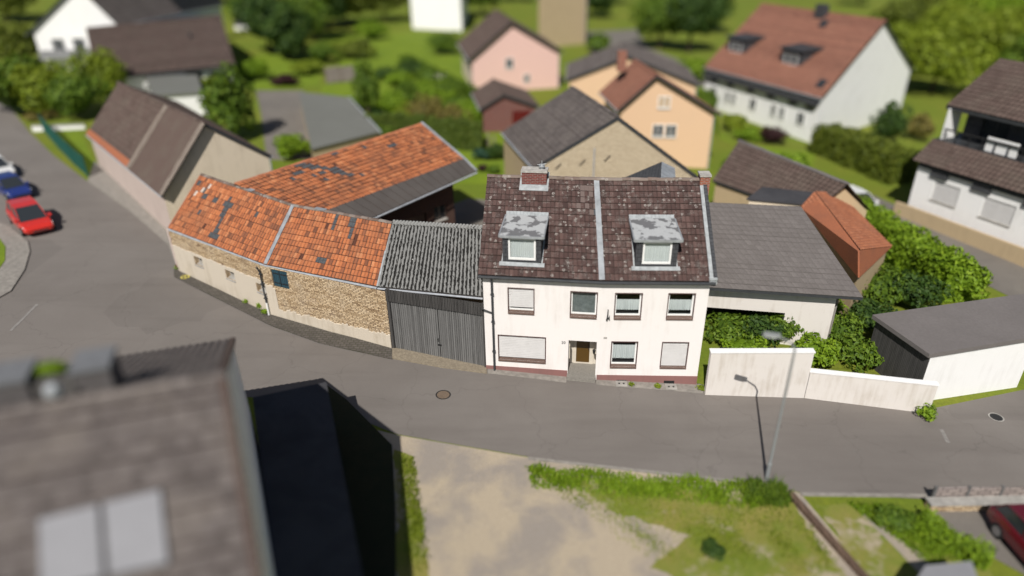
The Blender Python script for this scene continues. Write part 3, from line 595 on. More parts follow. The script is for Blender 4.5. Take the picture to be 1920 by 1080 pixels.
# dormers
def dormer(fr, s0, s1, w0, w1, seed, rf):
    i0, zt = .35, 7.25; zb = ZE + (i0 + .2) * SL
    P = fr.P; front = -i0
    iback = (zt + .1 - ZE) / SL - .2
    mb = MB(); fr.wall(mb, zb - .1, zt, [(w0, w1, 6.06, 7.15)], .12, s0, s1, front)
    mb.poly([P(s0, front, zb - .1), P(s0, front, zt), P(s0, -iback - .1, zt + .1), P(s0, -iback - .1, zt - .3)]); mb.poly([P(s1, front, zb - .1), P(s1, -iback - .1, zt - .3), P(s1, -iback - .1, zt + .1), P(s1, front, zt)])
    d = mb.build('dormer', M['slate'], house)
    f2 = Fr(P(0, front, 0), P(1, front, 0))
    window(d, f2, w0, w1, 6.06, 7.15, .03, sill=None, style='full', seed=seed, fw=.085)
    mb = MB(); o = .13
    mb.hexa([P(s0 - o, front + .1, zt), P(s1 + o, front + .1, zt), P(s1 + o, -2.45, zt + .10), P(s0 - o, -2.45, zt + .10), P(s0 - o, front + .1, zt + .07), P(s1 + o, front + .1, zt + .07), P(s1 + o, -2.45, zt + .17), P(s0 - o, -2.45, zt + .17)])
    dr = mb.build('dormer_roof', M['patchy_zinc'], d)
    mb = MB()
    for a, b in ((s0 - o - .03, s0 - o + .03), (s1 + o - .03, s1 + o + .03)): mb.hexa([P(a, front + .12, zt - .03), P(b, front + .12, zt - .03), P(b, -2.4, zt + .07), P(a, -2.4, zt + .07), P(a, front + .12, zt + .10), P(b, front + .12, zt + .10), P(b, -2.4, zt + .20), P(a, -2.4, zt + .20)])
    fr.box(mb, s0 - o + .031, s1 + o - .031, front + .1, front + .14, zt - .04, zt + .075)
    mb.build('dormer_edge', M['zinc'], d)
    mb = MB(); n = 12; i1, i2 = 2.38, 2.68; r = random.Random(seed)
    for k in range(n):
        a, b = s0 - o + (s1 - s0 + 2 * o) * k / n, s0 - o + (s1 - s0 + 2 * o) * (k + 1) / n - .006; j = r.uniform(.0, .08)
        mb.slab([rf(a, i1 - j, .10), rf(b, i1 - j, .10), rf(b, i2, .10), rf(a, i2, .10)], .03)
    mb.build('lead_apron', M['lead'], d)
    mb = MB(); q = .16
    mb.slab([rf(s0 - q, i0 - .17, .085), rf(s1 + q, i0 - .17, .085), rf(s1 + q, i0 + .005, .085), rf(s0 - q, i0 + .005, .085)], .05)
    mb.slab([rf(s0 - .07, i0, .075), rf(s0 - .005, i0, .075), rf(s0 - .005, 2.4, .075), rf(s0 - .07, 2.4, .075)], .05); mb.slab([rf(s1 + .005, i0, .075), rf(s1 + .07, i0, .075), rf(s1 + .07, 2.4, .075), rf(s1 + .005, 2.4, .075)], .05)
    mb.build('dormer_flashing', M['lead'], d)
dormer(FL, .91, 2.69, 1.17, 2.44, 21, rfL); dormer(FR_, 1.50, 3.36, 1.80, 3.09, 22, rfR)
# chimneys
def chimney(fr, s0, s1, i0, i1, zb, zt, brick, cowl=True):
    P = fr.P; mb = MB(); fr.box(mb, s0, s1, -i1, -i0, zb, zt); c = mb.build('chimney', M[brick], house)
    mb = MB(); fr.box(mb, s0 - .04, s1 + .04, -i1 - .04, -i0 + .04, zt, zt + .09); mb.build('chimney_cap', M['mortar'], c)
    if cowl:
        x = (s0 + s1) / 2 + .35; y = -(i0 + i1) / 2; mb = MB(); mb.tube([P(x, y, zt + .09), P(x, y, zt + .22)], .09, 10); mb.tube([P(x, y, zt + .22), P(x, y, zt + .26), P(x, y, zt + .36)], [.16, .15, .02], 10)
        for a in (0, 1.05, 2.1): d = fr.d * math.cos(a) * .22 + fr.n * math.sin(a) * .22; q = P(x, y, zt + .30); mb.tube([q - d, q + d + V((0, 0, .06))], .012, 5)
        mb.tube([P(x, y, zt + .3), P(x, y, zt + .52)], .02, 6); mb.build('cowl', M['zinc'], c)
        mb = MB(); mb.slab([rfL(s0 - .1, i0 - .28, .10), rfL(s1 + .1, i0 - .28, .10), rfL(s1 + .1, i0 - .003, .10), rfL(s0 - .1, i0 - .003, .10)], .05)
        for a, b in ((s0 - .1, s0 - .003), (s1 + .003, s1 + .1)): mb.slab([rfL(a, i0, .10), rfL(b, i0, .10), rfL(b, i1, .16), rfL(a, i1, .16)], .06)
        FL.box(mb, s0 - .01, s1 + .01, -i0 + .003, -i0 + .02, 8.2, 8.42); mb.build('chimney_flashing', M['lead'], c)
    return c
chimney(FL, 1.36, 2.58, 4.0, 4.62, 8.0, 9.02, 'red_brick'); chimney(FR_, FR_.L - .02, FR_.L + .45, 4.15, 4.75, 6.5, 8.86, 'orange_brick', False)
# cellar light wells
for i, (u, v, lab) in enumerate(((1165, 721, 'pale stone slab over a cellar light well right of the door step'), (1258, 727, 'pale stone slab below a dark cellar opening at the right end of the house'))):
    p = G(u, v); c = thing('cellar_slab', lab, 'cellar cover', p); f = Fr(p - FR_.d * .27, p + FR_.d * .27); mb = MB(); z = p.z; f.box(mb, 0, .54, -.22, .22, z - .05, z + .075); mb.build('slab', M['concrete'], c)
    mb = MB(); f.box(mb, .12, .20, -.02, .06, z + .075, z + .09); f.box(mb, .34, .42, -.02, .06, z + .075, z + .09); mb.build('grip', M['iron'], c)
for s in (1.23, 3.55):
    mb = MB(); FR_.box(mb, s - .25, s + .25, .021, .032, -.32, -.12)
    for k in range(6): FR_.box(mb, s - .24 + k * .088, s - .22 + k * .088, .033, .05, -.32, -.12)
    mb.build('cellar_grille', M['iron'], house)

# ================================================================== STREET BARN
bL, bM, gL = G(335, 508), G(510, 592), G(735, 655)
F1, F2, F3 = Fr(bL, bM), Fr(bM, gL), Fr(gL, A)
barn = thing('stone_barn', 'long sandstone barn bending along the street with orange tiled roof', 'barn', bM)
ZB = 3.72
tE = [Z(317, 428, 3.75), Z(499, 496, 3.75), Z(708, 537, 3.78)]; tR = [Z(378, 328, 6.20), Z(551, 386, 6.15), Z(735, 418, 6.12)]
holes1 = [(2.3, 3.1, 1.98, 2.52), (5.35, 6.15, 1.94, 2.46), (8.14, 8.92, 1.90, 2.42)]; hole2 = (.60, 1.66, 2.56, 3.62)
mb = MB(); F1.wall(mb, .2, ZB, holes1, .3); F2.wall(mb, -.2, ZB, [hole2], .12)
b0 = inn(F1.P(0, 0, 0), F1.n, 6.2, 0); b1 = inn(F2.P(0, 0, 0), (F1.n + F2.n).normalized(), 6.4, 0); b2 = inn(F2.P(F2.L, 0, 0), F2.n, 6.2, 0)
p0, p2 = F1.P(0, 0, 0), F2.P(F2.L, 0, 0)
mid = lambda p, q: (p + q) / 2
mb.poly([at(p0, .2), at(p0, ZB), at(mid(p0, b0), 6.05), at(b0, ZB), at(b0, .2)]); mb.poly([at(p2, -.2), at(b2, -.2), at(b2, ZB), at(mid(p2, b2), 5.95), at(p2, ZB)])
mb.poly([at(b2, -.2), at(b1, -.2), at(b1, ZB), at(b2, ZB)]); mb.poly([at(b1, -.2), at(b0, -.2), at(b0, ZB), at(b1, ZB)])
mb.build('wall', M['stone'], barn)
# plaster coats, proud of the stone
mb = MB(); r = random.Random(9); F1.wall(mb, .2, 2.62, [(a - .03, b + .03, c - .03, d + .03) for a, b, c, d in holes1], .03, 0, F1.L, .03)
n = 60
for i in range(n):
    a, b = F1.L * i / n, F1.L * (i + 1) / n; h = 2.68 + .03 * math.sin(i * .5) + r.uniform(.0, .06)
    mb.poly([F1.P(a, .03, 2.62), F1.P(b, .03, 2.62), F1.P(b, .028, h), F1.P(a, .028, h)]); mb.poly([F1.P(a, .028, h), F1.P(b, .028, h), F1.P(b, -.01, h + .02), F1.P(a, -.01, h + .02)])
for i in range(n):
    a, b = F2.L * i / n, F2.L * (i + 1) / n; h = (1.12 + .05 * math.sin(i * .7) + r.uniform(-.05, .06)) if a > .62 else 2.5 - .35 * max(0, a - .3) + r.uniform(0, .1)
    mb.poly([F2.P(a, .035, -.2), F2.P(b, .035, -.2), F2.P(b, .03, h), F2.P(a, .03, h)]); mb.poly([F2.P(a, .03, h), F2.P(b, .03, h), F2.P(b, -.01, h + .03), F2.P(a, -.01, h + .03)]); mb.poly([F2.P(b, .03, .2), F2.P(b, -.01, .2), F2.P(b, -.01, h), F2.P(b, .03, h)])
mb.build('plaster', M['old_plaster'], barn)
mb = MB(); r = random.Random(4)
for k in range(12):
    z = .75 + k * .25; wd = .34 if k % 2 else .2; F1.box(mb, -.03, wd * .55, -.002 - wd, .045, z, z + .235)
mb.build('quoins', M['pale_pink_render'], barn)
for h in holes1: window(barn, F1, *h, .24, frame='concrete', sill='concrete', style='dark', fw=.09)
mb = MB(); F2.box(mb, hole2[0] + .02, hole2[1] - .02, -.10, -.04, hole2[2] + .02, hole2[3] - .02); sh = mb.build('wooden_shutter', M['blue_wood'], barn)
mb = MB(); F2.box(mb, hole2[0] + .5, hole2[0] + .54, -.04, -.015, 2.6, 3.6)
for z in (2.78, 3.35): F2.box(mb, hole2[0] + .06, hole2[0] + .46, -.04, -.02, z, z + .05); F2.box(mb, hole2[0] + .58, hole2[1] - .06, -.04, -.02, z, z + .05)
mb.build('hinge', M['iron'], sh)
r = random.Random(31)
slate1 = {}
for s, t in ((.44, .80), (.45, .74), (.44, .68), (.40, .60), (.43, .60), (.46, .60), (.49, .60), (.40, .56), (.44, .53), (.45, .47), (.46, .42), (.47, .36), (.46, .30), (.45, .24), (.45, .18), (.47, .18), (.50, .18), (.53, .18), (.48, .13), (.51, .13)): slate1[(round(s * 1000), round(t * 1000))] = 1
def near(lst, s, t, ds, dt): return any(abs(s - a) < ds and abs(t - b) < dt for a, b in lst)
cross = [(.42, .78), (.425, .72), (.39, .65), (.42, .65), (.45, .65), (.43, .59), (.435, .53), (.42, .46), (.44, .40), (.445, .34), (.44, .28), (.45, .22), (.43, .16), (.46, .16), (.49, .16)]
extra1 = [(.13, .75), (.17, .70), (.28, .72), (.20, .38), (.40, .27), (.02, .9), (.02, .82), (.73, .70)]
pal1 = [(.12, .80), (.15, .83), (.05, .70)]
def bpatch1(i, j, n, m, rr):
    s, t = (i + .5) / n, (j + .5) / m
    if near(cross, s, t, .018, .042) or near(extra1, s, t, .018, .042): return .4
    if near(pal1, s, t, .014, .04): return 1
    return .7 if rr.random() < .004 else 0
sl2 = [(.46, .93), (.47, .87), (.46, .8), (.47, .85), (.62, .95), (.64, .9), (.65, .84), (.64, .78), (.66, .72), (.63, .9), (.45, .22), (.48, .24), (.50, .22), (.62, .96), (.66, .94)]
dk2 = [(.41, .78), (.70, .66), (.71, .60), (.28, .2)]
def bpatch2(i, j, n, m, rr):
    s, t = (i + .5) / n, (j + .5) / m
    if near(sl2, s, t, .014, .042): return .4
    if near(dk2, s, t, .014, .042): return .7
    return .7 if rr.random() < .003 else 0
mb = MB(); bk = [at(b0, ZB) - F1.d * .2, at(b1, ZB), at(b2, ZB) + F2.d * .12]
for k in (0, 1): deck(mb, tE[k], tE[k + 1], tR[k], tR[k + 1]); mb.poly([tR[k], tR[k + 1], bk[k + 1], bk[k]])
broof = mb.build('roof', M['umber_tile'], barn)
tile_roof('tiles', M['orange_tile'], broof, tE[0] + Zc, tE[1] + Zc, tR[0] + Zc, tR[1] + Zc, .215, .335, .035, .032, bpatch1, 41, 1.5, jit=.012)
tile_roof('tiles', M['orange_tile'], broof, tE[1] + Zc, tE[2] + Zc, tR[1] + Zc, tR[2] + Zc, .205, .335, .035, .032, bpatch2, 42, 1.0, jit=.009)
ridge_caps('ridge_caps', M['ridge_old'], broof, [p + V((0, 0, .05)) for p in tR], .12, .38, 8)
nmB = (tE[1] - tE[0]).cross(tR[0] - tE[0]).normalized()
mb = MB()
for k in range(14): a = tE[1].lerp(tR[1], k / 14); b = tE[1].lerp(tR[1], (k + 1.05) / 14); strip(mb, a, b, .24 * rng.uniform(.95, 1.1), .095 + rng.uniform(0, .01), nmB, .03)
mb.build('joint_flashing', M['zinc'], broof)
for s in (.54,): mb = MB(); p = tR[0].lerp(tR[1], s); strip(mb, p, p + (tR[1] - tR[0]).normalized() * .45, .3, .12, V((0, 0, 1)))
mb.build('ridge_patch', M['zinc'], broof)
mb = MB(); p = tR[1].lerp(tR[2], .23); strip(mb, p, p + (tR[2] - tR[1]).normalized() * .7, .26, .11, V((0, 0, 1))); mb.build('ridge_patch', M['zinc'], broof)
mb = MB(); a, b = tE[0], tR[0]; nn_ = (b - a).normalized(); mb.slab([a - F1.d * .06 + V((0, 0, .09)), a + F1.d * .1 + V((0, 0, .1)), b + F1.d * .1 + V((0, 0, .1)), b - F1.d * .06 + V((0, 0, .09))], .16); mb.build('verge_tiles', M['rust_tile'], broof)
mb = MB(); mb.tube([tE[0] + F1.n * .07 - V((0, 0, .05)), tE[1] + nj * .0 + F1.n * .07 - V((0, 0, .06)), tE[2] + F2.n * .07 - V((0, 0, .07))], .065, 8)
mb.build('gutter', M['zinc_gutter'], barn)
mb = MB(); p = [F1.P(F1.L - .12, .22, ZB - .06), F1.P(F1.L - .10, .12, 3.35), F1.P(F1.L - .06, .13, 1.45)]; mb.tube(p, .048, 8)
for z in (1.7, 2.6, 3.2): F1.box(mb, F1.L - .16, F1.L + .0, .04, .19, z, z + .05)
pipe = mb.build('downpipe', M['gutter'], barn)
mb = MB(); mb.tube([F1.P(F1.L - .06, .13, 1.45), F1.P(F1.L - .06, .13, .62)], .055, 8); mb.build('pipe_base', M['white_plastic'], pipe)
mb = MB(); F1.box(mb, -.06, .07, .05, .075, 1.05, 1.35); mb.build('reflector', M['maroon_paint'], barn)

# ================================================================== GATE BUILDING
gate = thing('gate_building', 'gate shed with mossy corrugated roof above wide dark wooden doors', 'gatehouse', F3.P(2.6, 0, .2))
L3 = F3.L
for a, b in ((.0, .16), (L3 - .12, L3 - .01)): mb = MB(); F3.box(mb, a, b, -.3, -.02, .0, 3.8); mb.build('gate_post', M['fascia_wood'], gate)
for a, b in ((.17, 2.72), (2.745, L3 - .125)):
    mb = MB(); z0 = .30
    n = int((b - a) / .115); r = random.Random(int(a * 10))
    for k in range(n):
        x0, x1 = a + (b - a) * k / n, a + (b - a) * (k + 1) / n - .008; t = -.10 + r.uniform(-.006, .006); F3.box(mb, x0, x1, t - .03, t, gz(F3.P(x0, 0, 0).x) + .06 + r.uniform(0, .03), 3.34)
    leaf = mb.build('gate_leaf', M['gate_wood'], gate)
    mb = MB(); F3.box(mb, a + .05, b - .05, -.19, -.135, .6, .75); F3.box(mb, a + .05, b - .05, -.19, -.135, 2.8, 2.95); mb.build('rail', M['fascia_wood'], leaf)
mb = MB(); mb.tube([F3.P(2.66, -.09, 1.2), F3.P(2.66, -.03, 1.22), F3.P(2.66, -.03, 1.36), F3.P(2.66, -.09, 1.38)], .014, 6); F3.box(mb, 2.60, 2.80, -.095, -.06, .95, 1.02); mb.tube([F3.P(2.735, -.08, 3.3), F3.P(2.735, -.08, .35)], .014, 6); mb.build('latch', M['iron'], gate)
mb = MB(); n = 62
for k in range(n): x0 = .0 + L3 * k / n; F3.box(mb, x0, x0 + L3 / n - .014, -.04 + (k % 2) * .012, .02 + (k % 2) * .012, 3.18, 3.84)
mb.build('fascia', M['fascia_wood'], gate)
gE = [Z(709, 538, 3.80), Z(906, 557, 3.80)]; gR = [Z(737, 418, 6.05), Z(906, 428, 6.05)]
gB = [gR[0] + V((F3.n.x * -3.2, F3.n.y * -3.2, -2.2)), gR[1] + V((F3.n.x * -3.2, F3.n.y * -3.2, -2.2))]
def corrugated(name, m, parent, E0, E1, R0, R1, waves, amp, seg=8, rows=4):
    mb = MB(); nm = (E1 - E0).cross(R0 - E0).normalized(); g = []
    for j in range(rows):
        for e, tt in ((0, j / rows - (.02 if j else 0)), (1, (j + 1) / rows)):
            row = []
            for i in range(waves * seg + 1):
                s = i / (waves * seg); row.append(bil(E0, E1, R0, R1, s, tt) + nm * (amp * math.sin(2 * math.pi * i / seg) + .03 + (.012 if e == 0 else 0)))
            g.append(row)
    for j in range(rows):
        lo, hi = g[2 * j], g[2 * j + 1]
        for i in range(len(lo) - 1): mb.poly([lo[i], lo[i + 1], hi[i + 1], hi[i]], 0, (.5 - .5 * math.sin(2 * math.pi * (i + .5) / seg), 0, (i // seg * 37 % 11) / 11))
    return mb.build(name, m, parent)
mb = MB(); mb.poly([gE[0], gE[1], gR[1], gR[0]]); mb.poly([gR[0], gR[1], gB[1], gB[0]]); groof = mb.build('roof', M['felt'], gate)
corrugated('corrugated_sheet', M['corrugated'], groof, gE[0] + Zc, gE[1] + Zc, gR[0] + Zc, gR[1] + Zc, 27, .034)
mb = MB(); d = (gR[1] - gR[0]); n = 27
for k in range(n):
    a = gR[0] + d * k / n; b = gR[0] + d * (k + 1) / n; mb.tube([a + V((0, 0, .06)) + F3.n * .16 - V((0, 0, .08)), a.lerp(b, .5) + V((0, 0, .1)), a + V((0, 0, .04)) - F3.n * .16], [.085, .1, .085], 6)
mb.build('ridge_caps', M['corrugated'], groof)
mb = MB(); e = V((0, 0, .06)); mb.tube([gE[0] + F3.n * .06 - e, gE[1] + F3.n * .06 - e], .055, 8); mb.build('gutter', M['zinc_gutter'], gate)
mb = MB(); strip(mb, gE[0], gR[0], .1, .1, nmB, .05); mb.build('verge_strip', M['lead'], groof)
mb = MB(); q0 = inn(F3.P(0, 0, 0), F3.n, 5.2, 0); q1 = inn(F3.P(L3, 0, 0), F3.n, 5.2, 0); mb.poly([at(q0, 0), at(q0, 3.7), at(q1, 3.7), at(q1, 0)]); mb.poly([at(F3.P(0.01, -.31, 0), 0), at(F3.P(.01, -.31, 0), 3.7), at(q0, 3.7), at(q0, 0)]); mb.poly([at(F3.P(L3 - .02, -.31, 0), 0), at(q1, 0), at(q1, 3.7), at(F3.P(L3 - .02, -.31, 0), 3.7)]); mb.build('wall', M['tan_render'], gate)

# ================================================================== WING BARN
wing = thing('wing_barn', 'orange tiled outbuilding along the courtyard with black felt strip at its eaves', 'barn', (-8, 41, .3))
RF, RN, EFp = Z(790, 232, 7.5), Z(440, 345, 6.4), Z(893, 322, 5.0); e2 = Z(707, 405, 4.3); EN = EFp + (e2 - EFp) * 1.35
wa = V((RN.x - RF.x, RN.y - RF.y, 0)); Lw = wa.length; wa.normalize(); wp = V((-wa.y, wa.x, 0)); span = (EFp - RF).dot(wp)
fz = .775
def wl(p, q, f): return p.lerp(q, f)
JF, JN = wl(RF, EFp, fz), wl(RN, EN, .72); JF.z += .1; JN.z += .1
BF, BN = RF - wp * 4.6, RN - wp * 4.6; BF.z = 5.0; BN.z = 4.2
mb = MB(); deck(mb, JN, JF, RN, RF); mb.poly([EN, EFp, JF, JN]); mb.poly([RN, RF, BF, BN]); wroof = mb.build('roof', M['umber_tile'], wing)
def wpatch(i, j, n, m, rr):
    s, t = (i + .5) / n, (j + .5) / m
    lst = [(.30, .97), (.32, .97), (.28, .95), (.47, .97), (.48, .97), (.24, .85), (.26, .85), (.2, .75), (.38, .7), (.40, .7), (.38, .62), (.40, .62), (.39, .55), (.41, .55), (.40, .47), (.42, .47), (.74, .78), (.76, .78), (.63, .88), (.33, .80), (.35, .80), (.33, .66), (.30, .55), (.46, .4), (.28, .68), (.36, .73), (.31, .88), (.33, .9)]
    if near(lst, s, t, .012, .04): return .4
    if abs(s - .43) < .008 and abs(t - .73) < .03: return .7
    return 0
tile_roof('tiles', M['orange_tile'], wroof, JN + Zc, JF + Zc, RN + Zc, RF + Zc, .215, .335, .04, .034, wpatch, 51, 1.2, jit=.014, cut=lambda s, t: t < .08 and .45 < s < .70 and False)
mb = MB(); nmW = (EFp - EN).cross(JN - EN).normalized(); n = 19
for k in range(n):
    a, b = k / n, (k + 1) / n - .0038; lf = .045 + rng.uniform(0, .012)
    mb.slab([wl(EN, EFp, a) + nmW * lf, wl(EN, EFp, b) + nmW * lf, wl(JN, JF, b) + nmW * (lf + .02), wl(JN, JF, a) + nmW * (lf + .02)], .03)
mb.build('felt_sheets', M['felt'], wroof)
ridge_caps('ridge_caps', M['rust_tile'], wroof, [RN + V((0, 0, .04)), RF + V((0, 0, .04))], .11, .36, 17)
mb = MB(); mb.slab([RF - wa * .12 + V((0, 0, .14)), RF + wa * .05 + V((0, 0, .14)), JF + wa * .05 + V((0, 0, .12)), JF - wa * .12 + V((0, 0, .12))], .2); mb.slab([JF - wa * .12 + V((0, 0, .12)), JF + wa * .05 + V((0, 0, .12)), EFp + wa * .05 + V((0, 0, .1)), EFp - wa * .12 + V((0, 0, .1))], .2); mb.build('verge_flashing', M['zinc'], wroof)
mb = MB(); mb.tube([EN + wp * .07 - V((0, 0, .04)), EFp + wp * .07 - V((0, 0, .05))], .06, 8); mb.build('gutter', M['zinc_gutter'], wing)
o_ = RF + wp * (span - .8); WF = Fr(o_ + wa * Lw, o_ + wa * .4); Lw2 = WF.L
mb = MB(); doors = [(5.0, 6.2, .1, 2.3, .4), (6.9, 7.8, 1.4, 2.4, .25), (8.4, 10.6, .1, 2.8, .6), (11.2, 12.2, 2.0, 3.0, .25)]
WF.wall(mb, -.2, 4.5, doors, .3); P = WF.P; q = Lw2
mb.poly([P(q, 0, -.2), P(q, -span - 3.4, -.2), P(q, -span - 3.4, 5.0), P(q, -span + .8, 7.3), P(q, 0, 5.2)]); mb.poly([P(0, -span - 3.4, -.2), P(0, -span - 3.4, 4.2), P(q, -span - 3.4, 4.8), P(q, -span - 3.4, -.2)])
mb.build('wall', M['old_brick'], wing)
for a, b, c, d, e in doors[::2]: mb = MB(); WF.box(mb, a, b, -.30, -.24, c, d); mb.build('barn_door', M['brown_wood'], wing)
for h in doors[1::2]: window(wing, WF, *h[:4], .16, frame='grey_wood', sill='concrete', style='dark', bars=2)
# ================================================================== NEIGHBOURING HOUSES
def gable_house(name, label, cat, eFL, eFR, rF, rB, wall_m, roof_m, back=None, o=.35, group=None, rake=.3, tw=.36, rh=.42, front_m=None, ridge=True, down=1.5, base=None, seed=60, fascia=None):
    """eFL, eFR, rF: eaves and ridge of the gable nearest the camera; rB: far end of the ridge."""
    eFL, eFR, rF, rB = map(V, (eFL, eFR, rF, rB)); ax = rB - rF
    dl = V((eFR.x - eFL.x, eFR.y - eFL.y, 0)); det = ax.x * dl.y - ax.y * dl.x        # slide the near ridge end into the gable's plane
    kk = ((eFL.x - rF.x) * dl.y - (eFL.y - rF.y) * dl.x) / det; rF = V((rF.x + ax.x * kk, rF.y + ax.y * kk, rF.z)); ax = rB - rF
    eBL, eBR = (eFL + ax, eFR + ax) if back is None else map(V, back)
    eBL.z, eBR.z = eFL.z, eFR.z
    c = (eFL + eFR) / 2; t = thing(name, label, cat, V((c.x, c.y, gz(c.x))), group)
    mb = MB(); deck(mb, eBL, eFL, rB, rF, 6); deck(mb, eFR, eBR, rF, rB, 6)
    for a, b in ((eFL, eBL), (eBR, eFR)): mb.poly([a - V((0, 0, .18)), b - V((0, 0, .18)), b, a])
    for e1, r1, e2 in ((eFL, rF, eFR), (eBR, rB, eBL)): mb.poly([e1 - V((0, 0, .2)), r1 - V((0, 0, .2)), r1, e1]); mb.poly([r1 - V((0, 0, .2)), e2 - V((0, 0, .2)), e2, r1])
    rt = mb.build('roof', fascia or M['gutter'], t)
    k = V((0, 0, .01))
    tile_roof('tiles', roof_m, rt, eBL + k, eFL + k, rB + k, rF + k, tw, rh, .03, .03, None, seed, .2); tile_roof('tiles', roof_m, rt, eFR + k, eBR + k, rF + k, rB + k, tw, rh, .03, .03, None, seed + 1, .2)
    if ridge: ridge_caps('ridge_caps', roof_m, rt, [rF + V((0, 0, .05)), rB + V((0, 0, .05))], .15, .6)
    ux = V((ax.x, ax.y, 0)).normalized(); uc = V((eFR.x - eFL.x, eFR.y - eFL.y, 0)).normalized()
    w = [eFL + ux * rake + uc * o, eFR + ux * rake - uc * o, eBR - ux * rake - uc * o, eBL - ux * rake + uc * o]
    sl1 = (rF.z - eFL.z) / max(1.5, (V((rF.x, rF.y, 0)) - V((eFL.x, eFL.y, 0))).dot(uc)); sl2 = (rF.z - eFR.z) / max(1.5, (V((eFR.x, eFR.y, 0)) - V((rF.x, rF.y, 0))).dot(uc))
    zl, zr = eFL.z + o * sl1 - .08, eFR.z + o * sl2 - .08; q = rF + ux * rake; q2 = rB - ux * rake
    zb = min(gz(p.x) for p in w) - down
    for a, b, sgn in ((eBL, eFL, -1), (eFR, eBR, 1)):
        mb = MB(); mb.tube([a + uc * sgn * .06 - V((0, 0, .08)), b + uc * sgn * .06 - V((0, 0, .08))], .07, 6); mb.build('gutter', M['zinc_gutter'], t)
    mb = MB(); q_ = w[1] + uc * .08 - ux * .02; mb.tube([V((q_.x, q_.y, eFR.z - .1)), V((q_.x, q_.y, gz(q_.x)))], .05, 6); mb.build('downpipe', M['zinc_gutter'], t)
    mb = MB(); mb.poly([at(w[0], zb), at(w[1], zb), at(w[1], zr), at(q, rF.z - .1), at(w[0], zl)]); mb.build('front_gable', M[front_m or wall_m], t)
    mb = MB(); mb.poly([at(w[1], zb), at(w[2], zb), at(w[2], zr), at(w[1], zr)]); mb.poly([at(w[2], zb), at(w[3], zb), at(w[3], zl), at(q2, rB.z - .1), at(w[2], zr)]); mb.poly([at(w[3], zb), at(w[0], zb), at(w[0], zl), at(w[3], zl)]); mb.build('wall', M[wall_m], t)
    fr = {'front': Fr(w[0], w[1]), 'left': Fr(w[3], w[0]), 'right': Fr(w[1], w[2])}
    return t, fr, rt, (eFL, eFR, rF, rB, eBL, eBR)
def bgwin(t, fr, s, wd, z0, z1, sill='concrete', frame='white_plastic', bars=2, style='dark'): return window(t, fr, s - wd / 2, s + wd / 2, z0, z1, -.05, frame=frame, sill=sill, style=style, bars=bars, fw=.08)
def roofbox(name, m, parent, p, dx, dy, sx, sy, h, sink=1.2):
    mb = MB(); a = p - dx * sx / 2 - dy * sy / 2; c = [a, a + dx * sx, a + dx * sx + dy * sy, a + dy * sy]
    mb.hexa([q - V((0, 0, sink)) for q in c] + [q + V((0, 0, h)) for q in c]); return mb.build(name, m, parent)

# neighbour's stone barn right behind the white house
nb, nf, nr, _p = gable_house('gable_barn', 'pale brick gabled barn with grey tiled roof close behind the white house', 'barn', Z(1000, 315, 4.3), Z(1314, 336, 4.3), Z(1178, 232, 8.2), Z(1072, 163, 8.2), 'tan_render', M['dark_tile'], o=.12, rake=.1, front_m='pale_brick', seed=70)
mb = MB(); f = nf['front']; mb.tube([f.P(4.2, .06, 6.0), f.P(4.2, .06, .3)], .05, 6); mb.build('downpipe', M['zinc_gutter'], nb)
mb = MB(); f = nf['front']
for i in range(3): mb.tube([f.P(1.5 + i * 1.7, .05, 4.3 + i * .4), f.P(1.9 + i * 1.7, .08, 4.75 + i * .4)], .035, 5)
mb.build('wall_tie', M['iron'], nb)
# rear wing of the white house with slate roof and zinc band
T0 = Z(1241, 303, 7.6); mb = MB(); pf = FR_.P(3.0, -4.2, 7.75); eb = V((T0.x - 4.6, T0.y + .4, 5.4)); ef = FR_.P(-1.2, -4.6, 5.6)
mb.slab([ef, pf, T0, eb], .12); rear = mb.build('rear_roof', M['slate'], house)
mb = MB(); tz = Z(1266, 335, 7.0); q = V((T0.x + .75, T0.y - .1, 7.25)); mb.slab([pf, FR_.P(3.9, -4.2, 7.4), q, T0], .1); mb.build('zinc_valley', M['zinc'], rear)
mb = MB(); yy = T0.y - .15; mb.poly([V((eb.x + .2, yy, -1)), V((T0.x + .7, yy, -1)), V((T0.x + .7, yy, 7.1)), V((T0.x, yy, 7.4)), V((eb.x + .2, yy, 5.3))][::-1]); mb.build('rear_wall', M['pale_brick'], rear)
# peach house
ph, pf_, pr_, _p = gable_house('peach_house', 'peach gabled house with dark brown overhanging roof verge', 'house', Z(1158, 207, 4.6), Z(1352, 214, 4.4), Z(1246, 150, 7.7), Z(1190, 112, 7.7), 'peach_render', M['red_tile'], o=.45, rake=.5, seed=74)
f = pf_['front']; bgwin(ph, f, f.L * .42, 1.0, 2.1, 3.3); bgwin(ph, f, f.L * .56, 1.0, 2.1, 3.3); bgwin(ph, f, f.L * .46, 1.1, 4.7, 5.8, style='full')
roofbox('chimney', M['orange_brick'], pr_, Z(1166, 108, 8.3), V((1, 0, 0)), V((0, 1, 0)), .8, .7, .6)
# slate house behind the peach one
sh_, sf_, sr_, _p = gable_house('slate_house', 'low house with blue-grey slate roof behind the peach house', 'house', Z(1062, 150, 3.6), Z(1312, 160, 3.6), Z(1180, 108, 6.4), Z(1170, 78, 6.4), 'peach_render', M['dark_tile'], seed=76)
